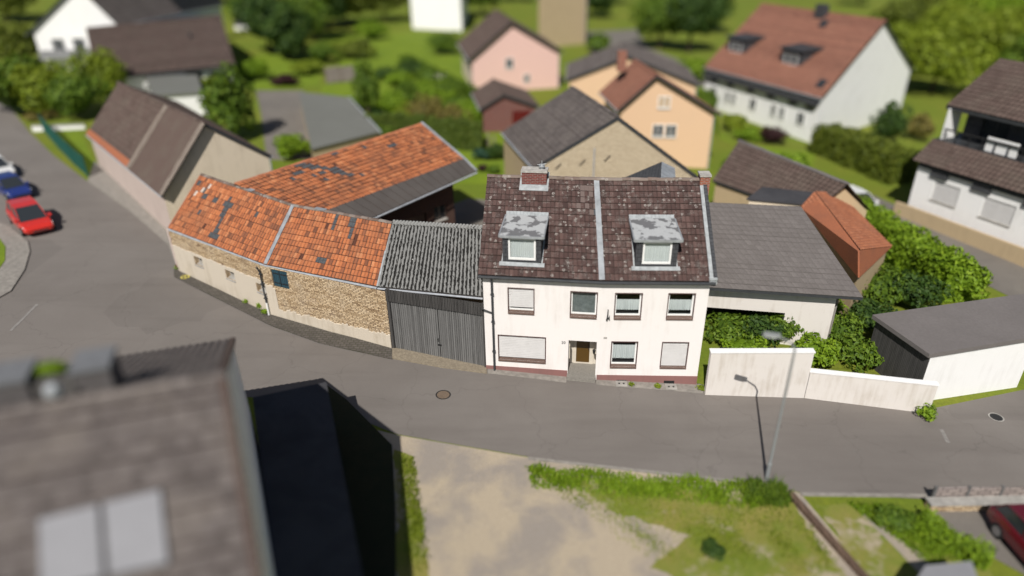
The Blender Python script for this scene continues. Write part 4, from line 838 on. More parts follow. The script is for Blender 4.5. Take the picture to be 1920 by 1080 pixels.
# pink house
kh, kf, kr, _p = gable_house('pink_house', 'pink gabled house with dark brown roof beyond the garden', 'house', Z(878, 112, 4.4), Z(1056, 97, 4.4), Z(965, 45, 8.5), Z(965, 45, 8.5) + V((-2.5, 15, 0)), 'cream_render', M['umber_tile'], o=.5, rake=.5, front_m='pink_render', seed=78)
f = kf['front']; bgwin(kh, f, f.L * .42, 1.1, 2.8, 4.1); bgwin(kh, f, f.L * .62, .9, .9, 1.9)
# brown roofed garage in front of the pink house
gh, gf, gr, _p = gable_house('brick_garage', 'low garage with brown roof and red door below the pink house', 'garage', Z(900, 205, 2.6), Z(1012, 200, 2.6), Z(945, 178, 4.0), Z(925, 148, 4.0), 'red_brick', M['umber_tile'], seed=80)
mb = MB(); f = gf['front']; f.box(mb, f.L * .55, f.L * .9, .0, .05, gz(f.P(0, 0, 0).x), 2.2); mb.build('garage_door', M['maroon_paint'], gh)
# big white house with red roof
Cc, Lc, Rc = G(1524, 272), G(1325, 200), G(1690, 215); zc = 3.5
apx = Z(1657, 38, 9.75); axv = Lc - Cc
bh, bf, br_, bp = gable_house('red_roofed_house', 'large white house with red-brown roof, two dormers and blank gable', 'house', at(Cc, zc), at(Rc, zc), apx, apx + V((axv.x, axv.y, 0)) * 1.06, 'white_paint', M['red_tile'], o=.3, rake=.25, seed=82)
f = bf['left']
for i, s in enumerate((.10, .24, .30, .48, .66, .73, .88)): bgwin(bh, f, f.L * s, 1.1 if i not in (1, 2, 4, 5) else .8, .2, 1.5)
mb = MB(); f.box(mb, .1, f.L - .1, .06, .5, 2.55, 3.15); mb.build('eaves_board', M['slate'], bh)
for i, s in enumerate((.09, .25, .44, .62, .8, .93)): bgwin(bh, f, f.L * s, 1.2, 2.0, 2.5, frame='gutter', bars=1)
eFL, eFR, rF, rB, eBL, eBR = bp
uA = (eFL - eBL); uA.z = 0; uA.normalize(); uS = (rF - eFL); slope_l = uS.length; uS.normalize(); nS = uA.cross(uS); nS = nS if nS.z > 0 else -nS
def bigdormer(u, v):
    p = Z(u, v, 5.4); p = eBL + uA * ((p - eBL).dot(uA) + 2.3) + uS * (slope_l * .28); out = V((uA.y, -uA.x, 0)); mb = MB(); d0 = p
    a, b = p - uA * 1.5, p + uA * 1.5; h = V((0, 0, 1.5)); bk = -out * 2.8
    mb.hexa([a - h * .6, b - h * .6, b + bk - h * .6, a + bk - h * .6, a + h, b + h, b + bk + h * .95, a + bk + h * .95]); d = mb.build('dormer', M['slate'], bh)
    mb = MB(); o = V((0, 0, .14)); a2, b2 = a - uA * .25 + out * .3 + h, b + uA * .25 + out * .3 + h; mb.hexa([a2, b2, b2 + bk * 1.25, a2 + bk * 1.25, a2 + o, b2 + o, b2 + bk * 1.25 + o * 2, a2 + bk * 1.25 + o * 2]); mb.build('dormer_roof', M['gutter'], d)
    fd = Fr(a, b); bgwin(d, fd, 1.5, 1.9, p.z - .05, p.z + 1.15, style='full', sill=None)
bigdormer(1398, 88); bigdormer(1478, 112)
for k, (sa, ss) in enumerate(((.93, .14), (.62, .84), (.60, .50))):
    p = eBL + uA * ((eFL - eBL).length * sa) + uS * (slope_l * ss); mb = MB(); e1, e2 = uA * .45, uS * .6
    mb.slab([p - e1 - e2 + nS * .16, p + e1 - e2 + nS * .16, p + e1 + e2 + nS * .16, p - e1 + e2 + nS * .16], .1); o = mb.build('roof_window', M['gutter'], br_)
    mb = MB(); e1 *= .8; e2 *= .8; mb.slab([p - e1 - e2 + nS * .175, p + e1 - e2 + nS * .175, p + e1 + e2 + nS * .175, p - e1 + e2 + nS * .175], .03); mb.build('pane', M['dark_glass'], o)
roofbox('chimney', M['slate'], br_, apx + V((axv.x, axv.y, 0)) * .48 + V((-.4, -.6, -.2)), uA, V((-uA.y, uA.x, 0)), 1.3, .8, 1.1)
# terraced house at the right edge: skirt roof, recessed dark upper floor
ra, rb = G(1697, 402), G(1920, 492); d = (rb - ra); d.z = 0; L0 = d.length; d.normalize(); rfm = Fr(ra, ra + d * 30)
th_ = thing('balcony_house', 'white house with dark recessed balcony storey and brown roofs at the right edge', 'house', ra)
hs = [(1.6, 3.6, .55, 2.0), (5.4, 7.6, .55, 2.0), (9.4, 11.6, .55, 2.0)]
mb = MB(); rfm.wall(mb, -2.5, 3.3, hs, .15, 0, 15); mb.poly([rfm.P(0, 0, -2.5), rfm.P(0, 0, 3.3), rfm.P(0, -10, 3.3), rfm.P(0, -10, -2.5)]); mb.poly([rfm.P(15, 0, -2.5), rfm.P(15, -10, -2.5), rfm.P(15, -10, 3.3), rfm.P(15, 0, 3.3)]); mb.poly([rfm.P(0, -10, -2.5), rfm.P(0, -10, 3.3), rfm.P(15, -10, 3.3), rfm.P(15, -10, -2.5)]); mb.build('wall', M['white_paint'], th_)
for h in hs: window(th_, rfm, *h, .1, frame='white_plastic', sill='concrete', style='shutter', bars=2)
mb = MB(); rfm.box(mb, -.02, 15.02, 0, .03, -2.5, -.75); mb.build('plinth', M['plinth_brown'], th_)
mb = MB(); rfm.box(mb, .1, 14.9, .0, .25, 2.75, 3.25); mb.build('eaves_shade_band', M['slate'], th_)  # dark slate strip painted in as the shade below the skirt roof
for s in (1.2, 4.4, 8.0, 11.3): mb = MB(); rfm.box(mb, s, s + 1.3, .02, .18, 2.25, 2.75); mb.build('shutter_box', M['slate'], th_)
P = rfm.P; sk = MB(); sk.poly([P(-.3, .45, 3.15), P(15.3, .45, 3.15), P(15.3, -1.3, 4.55), P(-.3, -1.3, 4.55)]); sk.poly([P(-.3, -1.3, 4.55), P(15.3, -1.3, 4.55), P(15.3, -10.2, 4.5), P(-.3, -10.2, 4.5)]); sk = sk.build('skirt_roof', M['gutter'], th_)
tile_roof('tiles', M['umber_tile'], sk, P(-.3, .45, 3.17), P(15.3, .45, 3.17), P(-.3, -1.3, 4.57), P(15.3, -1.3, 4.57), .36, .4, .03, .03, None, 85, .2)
mb = MB(); f3 = Fr(P(.6, -3.2, 0), P(15, -3.2, 0)); f3.wall(mb, 4.4, 7.2, [(1.2, 3.2, 4.6, 6.7, .3), (5.2, 7.6, 4.6, 6.7, .3)], .3); mb.poly([P(.6, -3.2, 4.4), P(.6, -3.2, 7.2), P(.6, -9, 7.2), P(.6, -9, 4.4)]); mb.build('upper_wall', M['slate'], th_)
for s in (2.8, 7.0): window(th_, f3, s - 1.6 + .0, s + .4, 4.6, 6.7, .2, frame='gutter', sill=None, style='dark', bars=2)
mb = MB(); rfm.box(mb, 3.4, 5.6, -1.75, -1.65, 4.6, 5.6); mb.build('balcony_panel', M['white_plastic'], th_)
mb = MB(); rfm.box(mb, .1, .25, -3.0, -1.5, 4.6, 6.9); mb.build('balcony_screen', M['white_plastic'], th_)
mb = MB(); rfm.box(mb, .2, 14.8, -1.60, -1.5, 5.35, 5.45)
for k in range(16): rfm.box(mb, .3 + k * .95, .36 + k * .95, -1.58, -1.52, 4.55, 5.35)
mb.build('balcony_rail', M['iron'], th_)
ur = MB(); e0, e1, r0, r1 = P(-.2, -1.6, 7.1), P(15.3, -1.6, 7.1), P(-.2, -6.4, 10.0), P(15.3, -6.4, 10.0); g0, g1 = P(-.2, -11, 7.1), P(15.3, -11, 7.1)
ur.poly([e0, e1, r1, r0]); ur.poly([r0, r1, g1, g0]); ur.poly([e0 - V((0, 0, .3)), e1 - V((0, 0, .3)), e1, e0]); ur.poly([e0 - V((0, 0, .3)), e0, r0, r0 - V((0, 0, .3))]); ur.poly([P(.6, -3.2, 7), P(.6, -6.4, 9.7), P(.6, -9.6, 7)]); ur = ur.build('upper_roof', M['gutter'], th_)
tile_roof('tiles', M['umber_tile'], ur, e0 + Zc, e1 + Zc, r0 + Zc, r1 + Zc, .36, .42, .03, .03, None, 87, .2)
mb = MB(); rfm.box(mb, -.5, 15, .6, .85, -2.5, -.25); tag(mb.build('garden_wall', M['tan_render']), 'low tan wall along the foot of the white balcony house', 'wall')
# pale pink barn at the junction
zf = 4.2
qh, qf, qr, qp = gable_house('roadside_barn', 'pale pink roadside barn with brown roof and cream gable end', 'barn', Z(303, 366, zf), Z(508, 292, 5.15), Z(384, 232, 8.25), Z(222, 155, 8.25), 'pale_pink_render', M['umber_tile'], back=(Z(163, 252, zf), Z(330, 190, 5.15)), o=.15, rake=.15, front_m='cream_render', seed=90)
eFL, eFR, rF, rB, eBL, eBR = qp
mb = MB(); nq = (eFL - eBL).cross(rF - eFL).normalized(); nq = nq if nq.z > 0 else -nq
def qpt(s, t, h): return bil(eBL, eFL, rB, rF, s, t) + nq * h
corrugated('sheet_section', M['umber_tile'], qr, qpt(.63, -.01, .07), qpt(1.01, -.01, .07), qpt(.63, 1, .07), qpt(1.01, 1, .07), 18, .03)
mb = MB(); mb.slab([qpt(.61, 0, .13), qpt(.65, 0, .13), qpt(.65, 1, .13), qpt(.61, 1, .13)], .1); mb.build('divider', M['grey_wood'], qr); mb = MB(); mb.slab([qpt(.985, 0, .13), qpt(1.015, 0, .13), qpt(1.015, 1, .13), qpt(.985, 1, .13)], .1); mb.build('verge', M['grey_wood'], qr)
mb = MB(); mb.slab([qpt(0, .0, .09), qpt(.62, .0, .09), qpt(.62, .10, .09), qpt(0, .10, .09)], .05); mb.build('eaves_tiles', M['rust_tile'], qr)
# brown roofed bungalow
a, b = G(235, 165), G(440, 150); d = b - a; d.z = 0; L1 = d.length; d.normalize(); n_ = V((d.y, -d.x, 0))
bt = thing('bungalow', 'long bungalow with plain brown roof behind the roadside bushes', 'house', a)
e0, e1 = Z(180, 147, 4.6), Z(441, 121, 4.6); r0, r1 = Z(161, 52, 8.4), Z(414, 28, 8.4)
fb = Fr(e0, e1); mb = MB(); fb.wall(mb, 0, 4.6, [(fb.L * .62, fb.L * .74, 1.7, 4.2, .8), (fb.L * .80, fb.L * .92, 2.6, 3.9)], .2, .4, fb.L - .4, -.6); b0_, b1_ = r0 * 2 - e0, r1 * 2 - e1
mb.poly([fb.P(fb.L - .4, -.6, 0), at(b1_, 0), at(b1_, 4.6), at(r1, 8.2), fb.P(fb.L - .4, -.6, 4.6)]); mb.poly([fb.P(.4, -.6, 0), fb.P(.4, -.6, 4.6), at(r0, 8.2), at(b0_, 4.6), at(b0_, 0)]); mb.build('wall', M['white_paint'], bt)
mb = MB(); deck(mb, e0, e1, r0, r1); mb.poly([r0, r1, at(b1_, 4.6), at(b0_, 4.6)]); mb.poly([e0 - V((0, 0, .25)), e1 - V((0, 0, .25)), e1, e0]); rr = mb.build('roof', M['gutter'], bt)
tile_roof('tiles', M['umber_tile'], rr, e0 + Zc, e1 + Zc, r0 + Zc, r1 + Zc, .4, .45, .03, .03, None, 92, .2)
for s in (.68, .86): window(bt, Fr(fb.P(0, -.6, 0), fb.P(fb.L, -.6, 0)), fb.L * s - 1.3, fb.L * s + 1.3, 2.6, 3.9, .14, style='dark', sill='concrete', bars=2)
mb = MB(); fb.box(mb, fb.L * .45, fb.L - .3, .1, .18, 1.9, 2.6); mb.build('balcony_panel', M['panel'], bt)
mb = MB(); p = bil(e0, e1, r0, r1, .72, .55) + V((0, 0, .15)); mb.tube([p, p + V((0, 0, .7))], .16, 8); mb.build('vent_pipe', M['gutter'], rr)
def flat_building(name, label, cat, corners, th, wall_m, roof_m, down=1.0, inset=.2, group=None, front=None):
    """corners: roof corners counter-clockwise from the front left"""
    c = [V(p) for p in corners]; m_ = sum(c, V((0, 0, 0))) / 4; t = thing(name, label, cat, V((m_.x, m_.y, gz(m_.x))), group)
    mb = MB(); mb.slab(c, th); mb.build('roof', M[roof_m], t)
    w = [p.lerp(m_, inset / max(.5, (p - m_).length)) for p in c]; mb = MB()
    for i in range(4 if front is None else 3): j = (i + 1) % 4; mb.poly([at(w[i], gz(w[i].x) - down), at(w[j], gz(w[j].x) - down), at(w[j], w[j].z - th), at(w[i], w[i].z - th)])
    mb.build('wall', M[wall_m], t)
    if front: mb = MB(); mb.poly([at(w[3], gz(w[3].x) - down), at(w[0], gz(w[0].x) - down), at(w[0], w[0].z - th), at(w[3], w[3].z - th)]); mb.build('open_side_shade', M[front], t)  # dark panel stands in for the shade of an open side
    return t, w
fg, w_ = flat_building('flat_garage', 'white flat roofed garage below the brown bungalow', 'garage', [Z(285, 178, 4.2), Z(380, 172, 4.0), Z(370, 140, 4.0), Z(272, 142, 4.2)], .25, 'white_paint', 'flat_roof')
fg, w_ = flat_building('flat_shed', 'grey flat roofed shed with white edge trim beside the hedge', 'shed', [Z(584, 279, 3.0), Z(712, 246, 3.0), Z(653, 182, 3.0), Z(560, 172, 3.0)], .15, 'tan_render', 'flat_roof')
mb = MB(); a, b = Z(713, 246, 3.03), Z(654, 181, 3.03); s = (b - a).cross(V((0, 0, 1))).normalized() * .08; mb.slab([a - s, b - s, b + s, a + s], .2); mb.build('edge_trim', M['lead'], fg)
# white villa at the top left
vh, vf, vr_, _p = gable_house('white_villa', 'white gabled villa with dark slate roof at the top left corner', 'house', Z(48, 64, 7.3), Z(222, 48, 8.0), Z(135, -30, 13.2), Z(135, -30, 13.2) + V((3, 14, 0)), 'white_paint', M['dark_tile'], o=.6, rake=.5, seed=94)
mb = MB(); f = vf['front']; f.box(mb, .5, f.L - .3, .2, 1.4, 4.2, 4.45); f.box(mb, .5, f.L - .3, 1.3, 1.4, 4.45, 5.3); mb.build('balcony', M['panel'], vh)
for s in (.25, .5, .75): bgwin(vh, f, f.L * s, 1.6, 4.7, 6.6)
xh, xf, xr, _p = gable_house('white_wing', 'slate roofed white wing at the right of the villa', 'house', Z(255, 34, 7.5), Z(312, 28, 7.5), Z(284, -10, 10.5), Z(284, -10, 10.5) + V((4, 14, 0)), 'white_paint', M['slate'], seed=96)
wh, wf, wr, _p = gable_house('far_white_house', 'far white rendered house at the top behind the upper lawn', 'house', Z(765, -10, 7), Z(866, -10, 7), Z(812, -60, 11), Z(812, -60, 11) + V((0, 14, 0)), 'white_paint', M['dark_tile'], seed=97)
oh, of, orr, _p = gable_house('tan_house', 'tan rendered house standing directly behind the pink house', 'house', Z(1006, -5, 8), Z(1102, -14, 8), Z(1050, -50, 12), Z(1050, -50, 12) + V((3, 14, 0)), 'tan_render', M['umber_tile'], seed=98)
sg, w_ = flat_building('summer_house', 'small white garden hut among the trees behind the bungalow', 'shed', [Z(438, 45, 3.2), Z(470, 44, 3.2), Z(468, 34, 3.2), Z(440, 34, 3.2)], .2, 'white_paint', 'dark_flat')
# grey shed roof adjoining the white house on the right, and the rust tiled roof beyond it
sa = thing('side_barn', 'wide grey roofed barn adjoining the right side of the white house', 'barn', V((14, 30, -.5)))
E0, E1, T1 = V((9.35, 31.2, 2.9)), Z(1618, 558, 2.9), Z(1502, 388, 5.2); T0_ = T1 + (E0 - E1).normalized() * 11.5
mb = MB(); deck(mb, E0, E1, T0_, T1); mb.poly([E0 - Zc * 8, E1 - Zc * 8, E1, E0]); rt = mb.build('roof', M['gutter'], sa); tile_roof('tiles', M['grey_tile'], rt, E0 + Zc, E1 + Zc, T0_ + Zc, T1 + Zc, .36, .42, .014, .016, None, 101, .2, jit=.003)
mb = MB(); fw_ = Fr(V((9.3, 31.9, 0)), E1 + V((-.9, .75, 0))); fw_.wall(mb, -1.2, 2.85, [(.3, 5.2, -1.2, 1.35, 2.0)], 2.0); mb.poly([at(E1 + V((-.7, .9, 0)), -1.3), at(T1 + V((-.4, 0, 0)), -1.3), at(T1 + V((-.4, 0, 0)), 5.0), at(E1 + V((-.7, .9, 0)), 2.8)]); mb.poly([at(T1 + V((-.4, -.2, 0)), -1.3), at(T0_ + V((0, -.2, 0)), -1.3), at(T0_ + V((0, -.2, 0)), 5.0), at(T1 + V((-.4, -.2, 0)), 5.0)]); mb.build('wall', M['wall_render'], sa)
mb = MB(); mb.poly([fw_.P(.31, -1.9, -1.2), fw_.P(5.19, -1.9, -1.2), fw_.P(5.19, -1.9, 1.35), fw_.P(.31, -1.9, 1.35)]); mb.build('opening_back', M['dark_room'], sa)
ro = thing('rust_shed', 'narrow shed with rust orange tiled roof beside the green bushes', 'shed', V((20, 38, -.8)))
E0, E1, T1, T0_ = Z(1612, 520, 2.5), Z(1672, 463, 2.3), Z(1572, 362, 3.0), Z(1503, 388, 3.9)
rm = (Z(1612, 470, 4.0), Z(1528, 360, 4.4))
mb = MB(); mb.slab([E0, E1, rm[0]], .1); mb.slab([E1, T1, rm[1], rm[0]], .1); mb.slab([T0_, E0, rm[0], rm[1]], .1); rt = mb.build('roof', M['rust_tile'], ro)
tile_roof('tiles', M['rust_tile'], rt, T0_ + Zc * 2, E0 + Zc * 2, rm[1] + Zc * 2, rm[0] + Zc * 2, .3, .36, .03, .03, None, 103, .2); tile_roof('tiles', M['rust_tile'], rt, E1 + Zc * 2, T1 + Zc * 2, rm[0] + Zc * 2, rm[1] + Zc * 2, .3, .36, .03, .03, None, 104, .2)
mb = MB(); cc = [p.lerp((E0 + E1 + T1 + T0_) / 4, .08) for p in (E0, E1, T1, T0_)]
for i in range(4): j = (i + 1) % 4; mb.poly([at(cc[i], -2), at(cc[j], -2), at(cc[j], cc[j].z), at(cc[i], cc[i].z)])
mb.build('wall', M['tan_render'], ro)
# outbuilding behind it
ob = thing('outbuilding', 'dark brown roofed outbuilding in front of the large white house', 'shed', G(1470, 400)); e0, e1, r0, r1 = Z(1336, 338, 2.6), Z(1520, 402, 2.6), Z(1386, 264, 4.6), Z(1590, 345, 4.6); b0_, b1_ = r0 * 2 - e0, r1 * 2 - e1
mb = MB(); deck(mb, e0, e1, r0, r1, 4); mb.poly([r0, r1, at(b1_, 2.6), at(b0_, 2.6)]); mb.poly([e0 - Zc * 8, e1 - Zc * 8, e1, e0]); rt = mb.build('roof', M['gutter'], ob); tile_roof('tiles', M['umber_tile'], rt, e0 + Zc, e1 + Zc, r0 + Zc, r1 + Zc, .36, .42, .03, .03, None, 106, .2); ridge_caps('ridge_caps', M['grey_tile'], rt, [r0 + Zc * 2, r1 + Zc * 2], .16, .6)
mb = MB(); c_ = [p.lerp((e0 + e1 + b0_ + b1_) / 4, .05) for p in (e0, e1, b1_, b0_)]
mb.poly([at(c_[0], -2), at(c_[1], -2), at(c_[1], 2.6), at(c_[0], 2.6)]); mb.poly([at(c_[1], -2), at(c_[2], -2), at(c_[2], 2.6), at(r1.lerp(r0, .05), 4.4), at(c_[1], 2.6)]); mb.poly([at(c_[3], -2), at(c_[0], -2), at(c_[0], 2.6), at(r0.lerp(r1, .05), 4.4), at(c_[3], 2.6)]); mb.build('wall', M['tan_render'], ob)
bw, w_ = flat_building('sand_wall_block', 'sand coloured block with flat roof between grey barn and outbuilding', 'shed', [Z(1400, 372, 4.0), Z(1512, 382, 4.0), Z(1540, 362, 4.0), Z(1430, 350, 4.0)], .12, 'cream_render', 'dark_flat')
# flat roofed garage at the right
gt, w_ = flat_building('carport', 'white garage with wide grey flat roof at the right road side', 'garage', [Z(1743, 664, 2.1), Z(1960, 628, 2.1), Z(1960, 545, 2.1), Z(1636, 590, 2.1)], .22, 'white_paint', 'flat_roof_brown', inset=.25, front='fascia_wood')
# garden walls along the road
def garden_wall(label, p, q, h0, h1, wd, m, cap=None):
    a, b = G(*p), G(*q); f = Fr(a, b); mb = MB(); P = f.P
    mb.hexa([P(0, 0, gz(a.x) - .4), P(f.L, 0, gz(b.x) - .4), P(f.L, -wd, gz(b.x) - .4), P(0, -wd, gz(a.x) - .4), P(0, 0, h0), P(f.L, 0, h1), P(f.L, -wd, h1), P(0, -wd, h0)]); t = thing('garden_wall', label, 'wall', a); mb.build('wall', M[m], t)
    if cap: mb = MB(); mb.hexa([P(-.03, .04, h0 + .002), P(f.L + .03, .04, h1 + .002), P(f.L + .03, -wd - .04, h1 + .002), P(-.03, -wd - .04, h0 + .002), P(-.03, .04, h0 + .07), P(f.L + .03, .04, h1 + .07), P(f.L + .03, -wd - .04, h1 + .07), P(-.03, -wd - .04, h0 + .07)]); mb.build('coping', M[cap], t)
    return t
garden_wall('tall white garden wall beside the right corner of the white house', (1322, 741), (1507, 747), 2.05, 2.05, .25, 'wall_render', 'white_paint')
garden_wall('low white garden wall between the tall wall and the garage', (1508, 747), (1741, 776), .95, .80, .22, 'wall_render', 'white_paint')
garden_wall('low white wall on the far left road side by the green fence', (62, 247), (160, 242), 2.5, 2.2, .25, 'white_paint', 'concrete')
garden_wall('white wall behind the hedge below the pink house', (926, 246), (985, 246), 1.9, 1.8, .2, 'white_paint', 'concrete')

# ================================================================== FOREGROUND HOUSE
ap = Z(425, 703, 10.0); ea = Z(442, 636, 6.0)
rk = V((ap.x - ea.x, ap.y - ea.y, 0)); hs_ = rk.length; rk.normalize(); rdir = V((-rk.y, rk.x, 0)); rdir = -rdir if rdir.x > 0 else rdir
pl_ = Z(0, 775, 10.0); rd2 = V((pl_.x - ap.x, pl_.y - ap.y, 0)).normalized()
fh = thing('brown_roofed_house', 'large brown tiled roof in the near left corner with two pale panels', 'house', V((ap.x - 6, ap.y, gz(-12))))
Lf = 16.0; pn = (ap.z - ea.z) / hs_
far0, far1 = ea, ea + rd2 * Lf; ap1 = ap + rd2 * Lf; ne0 = ap + rk * 8.6; ne0.z = 10 - 8.6 * .52; ne1 = ne0 + rd2 * Lf
mb = MB(); mb.poly([ne1, ne0, ap, ap1]); mb.poly([ap1, ap, far0, far1]); frt = mb.build('roof', M['umber_tile'], fh)
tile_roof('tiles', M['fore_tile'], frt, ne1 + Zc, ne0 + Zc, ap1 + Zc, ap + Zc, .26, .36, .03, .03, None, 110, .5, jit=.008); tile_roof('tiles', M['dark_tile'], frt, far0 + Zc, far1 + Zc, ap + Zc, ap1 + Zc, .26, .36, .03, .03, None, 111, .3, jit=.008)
ridge_caps('ridge_caps', M['fore_tile'], frt, [ap + V((0, 0, .06)), ap1 + V((0, 0, .06))], .15, .42)
mb = MB()
for a, b in ((ap, ne0), (far0, ap)): mb.slab([a + V((0, 0, .1)), b + V((0, 0, .1)), b + rd2 * .2 + V((0, 0, .1)), a + rd2 * .2 + V((0, 0, .1))], .14)
mb.build('verge_tiles', M['umber_tile'], frt)
mb = MB(); i_ = rd2 * .12; zg = -.4
gp = [ne0 + i_ - rk * .3, ap + i_, far0 + i_ + rk * .3]; mb.poly([at(gp[0], zg), at(gp[0], gp[0].z), at(gp[1], gp[1].z - .03), at(gp[2], gp[2].z), at(gp[2], zg)]); gp2 = [p + rd2 * (Lf - .3) for p in gp]
mb.poly([at(gp2[2], zg), at(gp2[2], gp2[2].z), at(gp2[1], gp2[1].z - .03), at(gp2[0], gp2[0].z), at(gp2[0], zg)]); mb.poly([at(gp[2], zg), at(gp[2], gp[2].z), at(gp2[2], gp2[2].z), at(gp2[2], zg)]); mb.poly([at(gp2[0], zg), at(gp2[0], gp2[0].z), at(gp[0], gp[0].z), at(gp[0], zg)]); mb.build('wall', M['white_paint'], fh)
def nearpt(u, v, h=.0):               # point on the near roof slope
    n = (ne0 - ap).cross(rd2).normalized(); n = n if n.z > 0 else -n; d_ = _ray(u, v); o_ = V((0, 0, CAM_H)); return o_ + d_ * ((ap + n * h - o_).dot(n) / d_.dot(n)), n
for k, q in enumerate((((70, 972), (186, 943), (196, 1085), (75, 1112)), ((192, 941), (303, 915), (318, 1058), (203, 1083)))):
    pts = [nearpt(*x, .12)[0] for x in q]; mb = MB(); mb.slab(pts[::-1], .14); rw = mb.build('roof_window', M['gutter'], frt)
    n = nearpt(0, 0)[1]; c_ = sum(pts, V((0, 0, 0))) / 4; mb = MB(); mb.slab([p.lerp(c_, .05) + n * .03 for p in pts[::-1]], .05); mb.build('awning_sheet', M['panel'], rw)
mb = MB(); p, n = nearpt(110, 745); mb.tube([p - n * .1, p + n * .35], .13, 10); mb.tube([p + n * .35, p + n * .5], [.2, .12], 10); mb.build('roof_vent', M['zinc'], frt)
for s0_, s1_, kk in ((4.5, 6.6, 0), (2.7, 3.5, 1)):
    f = Fr(ap + rd2 * s1_, ap + rd2 * s0_); mb = MB(); f.box(mb, 0, f.L, -1.4, -.55, 8.8, 10.42); c_ = mb.build('chimney', plain('rendered_chimney', (.10, .092, .09), .9, .2, 4, .3), frt)
    mb = MB(); f.box(mb, -.06, f.L + .06, -1.46, -.49, 10.42, 10.52); mb.build('chimney_cap', plain('sooty_cap', (.15, .155, .165), .9, .2, 4, .2), c_)
f = Fr(ap + rd2 * 4.44, ap + rd2 * 3.56); mb = MB(); f.box(mb, 0, f.L, -1.25, -.65, 9.0, 10.25); wb = mb.build('planter', plain('sooty_planter', (.10, .095, .09), .9, .2, 4, .2), frt)
# flat annex in the house's shadow
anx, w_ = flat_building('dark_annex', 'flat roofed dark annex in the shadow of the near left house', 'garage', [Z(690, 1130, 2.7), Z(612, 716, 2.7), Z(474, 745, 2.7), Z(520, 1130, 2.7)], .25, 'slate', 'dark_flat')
# ================================================================== VEGETATION
def leaf_mesh(name, m, parent, pts, nrm, size, rs, core=None):
    """pts, nrm: (n,3) arrays of leaf centres and outward directions; each leaf is one bent quad"""
    n = len(pts); a = rs.normal(size=(n, 3)); nn = nrm * .9 + rs.normal(size=(n, 3)) * .55; nn /= np.linalg.norm(nn, axis=1)[:, None] + 1e-9
    u = np.cross(nn, a); u /= np.linalg.norm(u, axis=1)[:, None] + 1e-9; w_ = np.cross(nn, u); s = (size * rs.uniform(.55, 1.25, n))[:, None]
    q = np.stack([pts - u * s - w_ * s * .12, pts - w_ * s * .55 + nn * s * .12, pts + u * s + w_ * s * .1, pts + w_ * s * .55 + nn * s * .12], 1).reshape(-1, 3)
    vals = np.clip(rs.normal(.5, .22, n), 0, 1)
    faces = [tuple(range(4 * i, 4 * i + 4)) for i in range(n)]
    if core is not None:
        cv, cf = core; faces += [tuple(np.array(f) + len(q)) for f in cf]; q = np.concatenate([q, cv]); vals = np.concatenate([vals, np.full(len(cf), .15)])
    off = np.array(parent.matrix_world.translation if False else (0, 0, 0.)); p_ = parent
    while p_ is not None: off = off + np.array(p_.location); p_ = p_.parent
    me = bpy.data.meshes.new(name); me.from_pydata((q - off).tolist(), [], faces); me.materials.append(m)
    at_ = me.attributes.new('leaf', 'FLOAT', 'FACE'); at_.data.foreach_set('value', vals.astype(np.float32)); me.update()
    o = bpy.data.objects.new(name, me); C.objects.link(o)
    if parent is not None: o.parent = parent
    return o
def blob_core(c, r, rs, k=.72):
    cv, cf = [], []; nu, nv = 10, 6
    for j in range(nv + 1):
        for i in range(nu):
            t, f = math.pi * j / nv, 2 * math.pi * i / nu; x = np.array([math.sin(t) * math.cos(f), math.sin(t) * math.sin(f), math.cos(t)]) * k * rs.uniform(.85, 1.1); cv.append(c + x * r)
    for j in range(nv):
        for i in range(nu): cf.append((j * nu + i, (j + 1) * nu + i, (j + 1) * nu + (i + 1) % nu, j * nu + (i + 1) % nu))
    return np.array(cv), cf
def crown_points(c, r, n, rs, clumps=16, spread=.36, low=-.55):
    c, r = np.array(c, float), np.array(r, float); d = rs.normal(size=(clumps, 3)); d /= np.linalg.norm(d, axis=1)[:, None]; d[:, 2] = np.where(d[:, 2] < low, -d[:, 2] * .5, d[:, 2])
    cc = d * rs.uniform(.45, .82, clumps)[:, None]; sz = rs.uniform(.7, 1.25, clumps) * spread
    k = rs.integers(0, clumps, n); v = rs.normal(size=(n, 3)); v /= np.linalg.norm(v, axis=1)[:, None]; rad = rs.uniform(.55, 1.05, n) ** .6
    p = cc[k] + v * (sz[k] * rad)[:, None]; nr = v * .8 + p * .5; nr[:, 2] += .25
    return c + p * r, nr / (np.linalg.norm(nr, axis=1)[:, None] + 1e-9)
SEED = [100]
def bush(name, label, cat, u, v, rx, h, kind='mid', n=1500, size=.16, ry=None, group=None, base=None):
    SEED[0] += 1; rs = np.random.default_rng(SEED[0]); p = base or G(u, v); ry = ry or rx
    c = np.array([p.x, p.y, p.z + h * .48]); r = np.array([rx, ry, h * .56])
    pts, nr = crown_points(c, r, n, rs, 14, .42, -.3); z0 = p.z + .02; pts[:, 2] = np.maximum(pts[:, 2], z0 + rs.uniform(0, .15, n))
    t = thing(name, label, cat, p, group); leaf_mesh('foliage', LM[kind], t, pts, nr, size, rs, blob_core(c, r * .82, rs)); return t
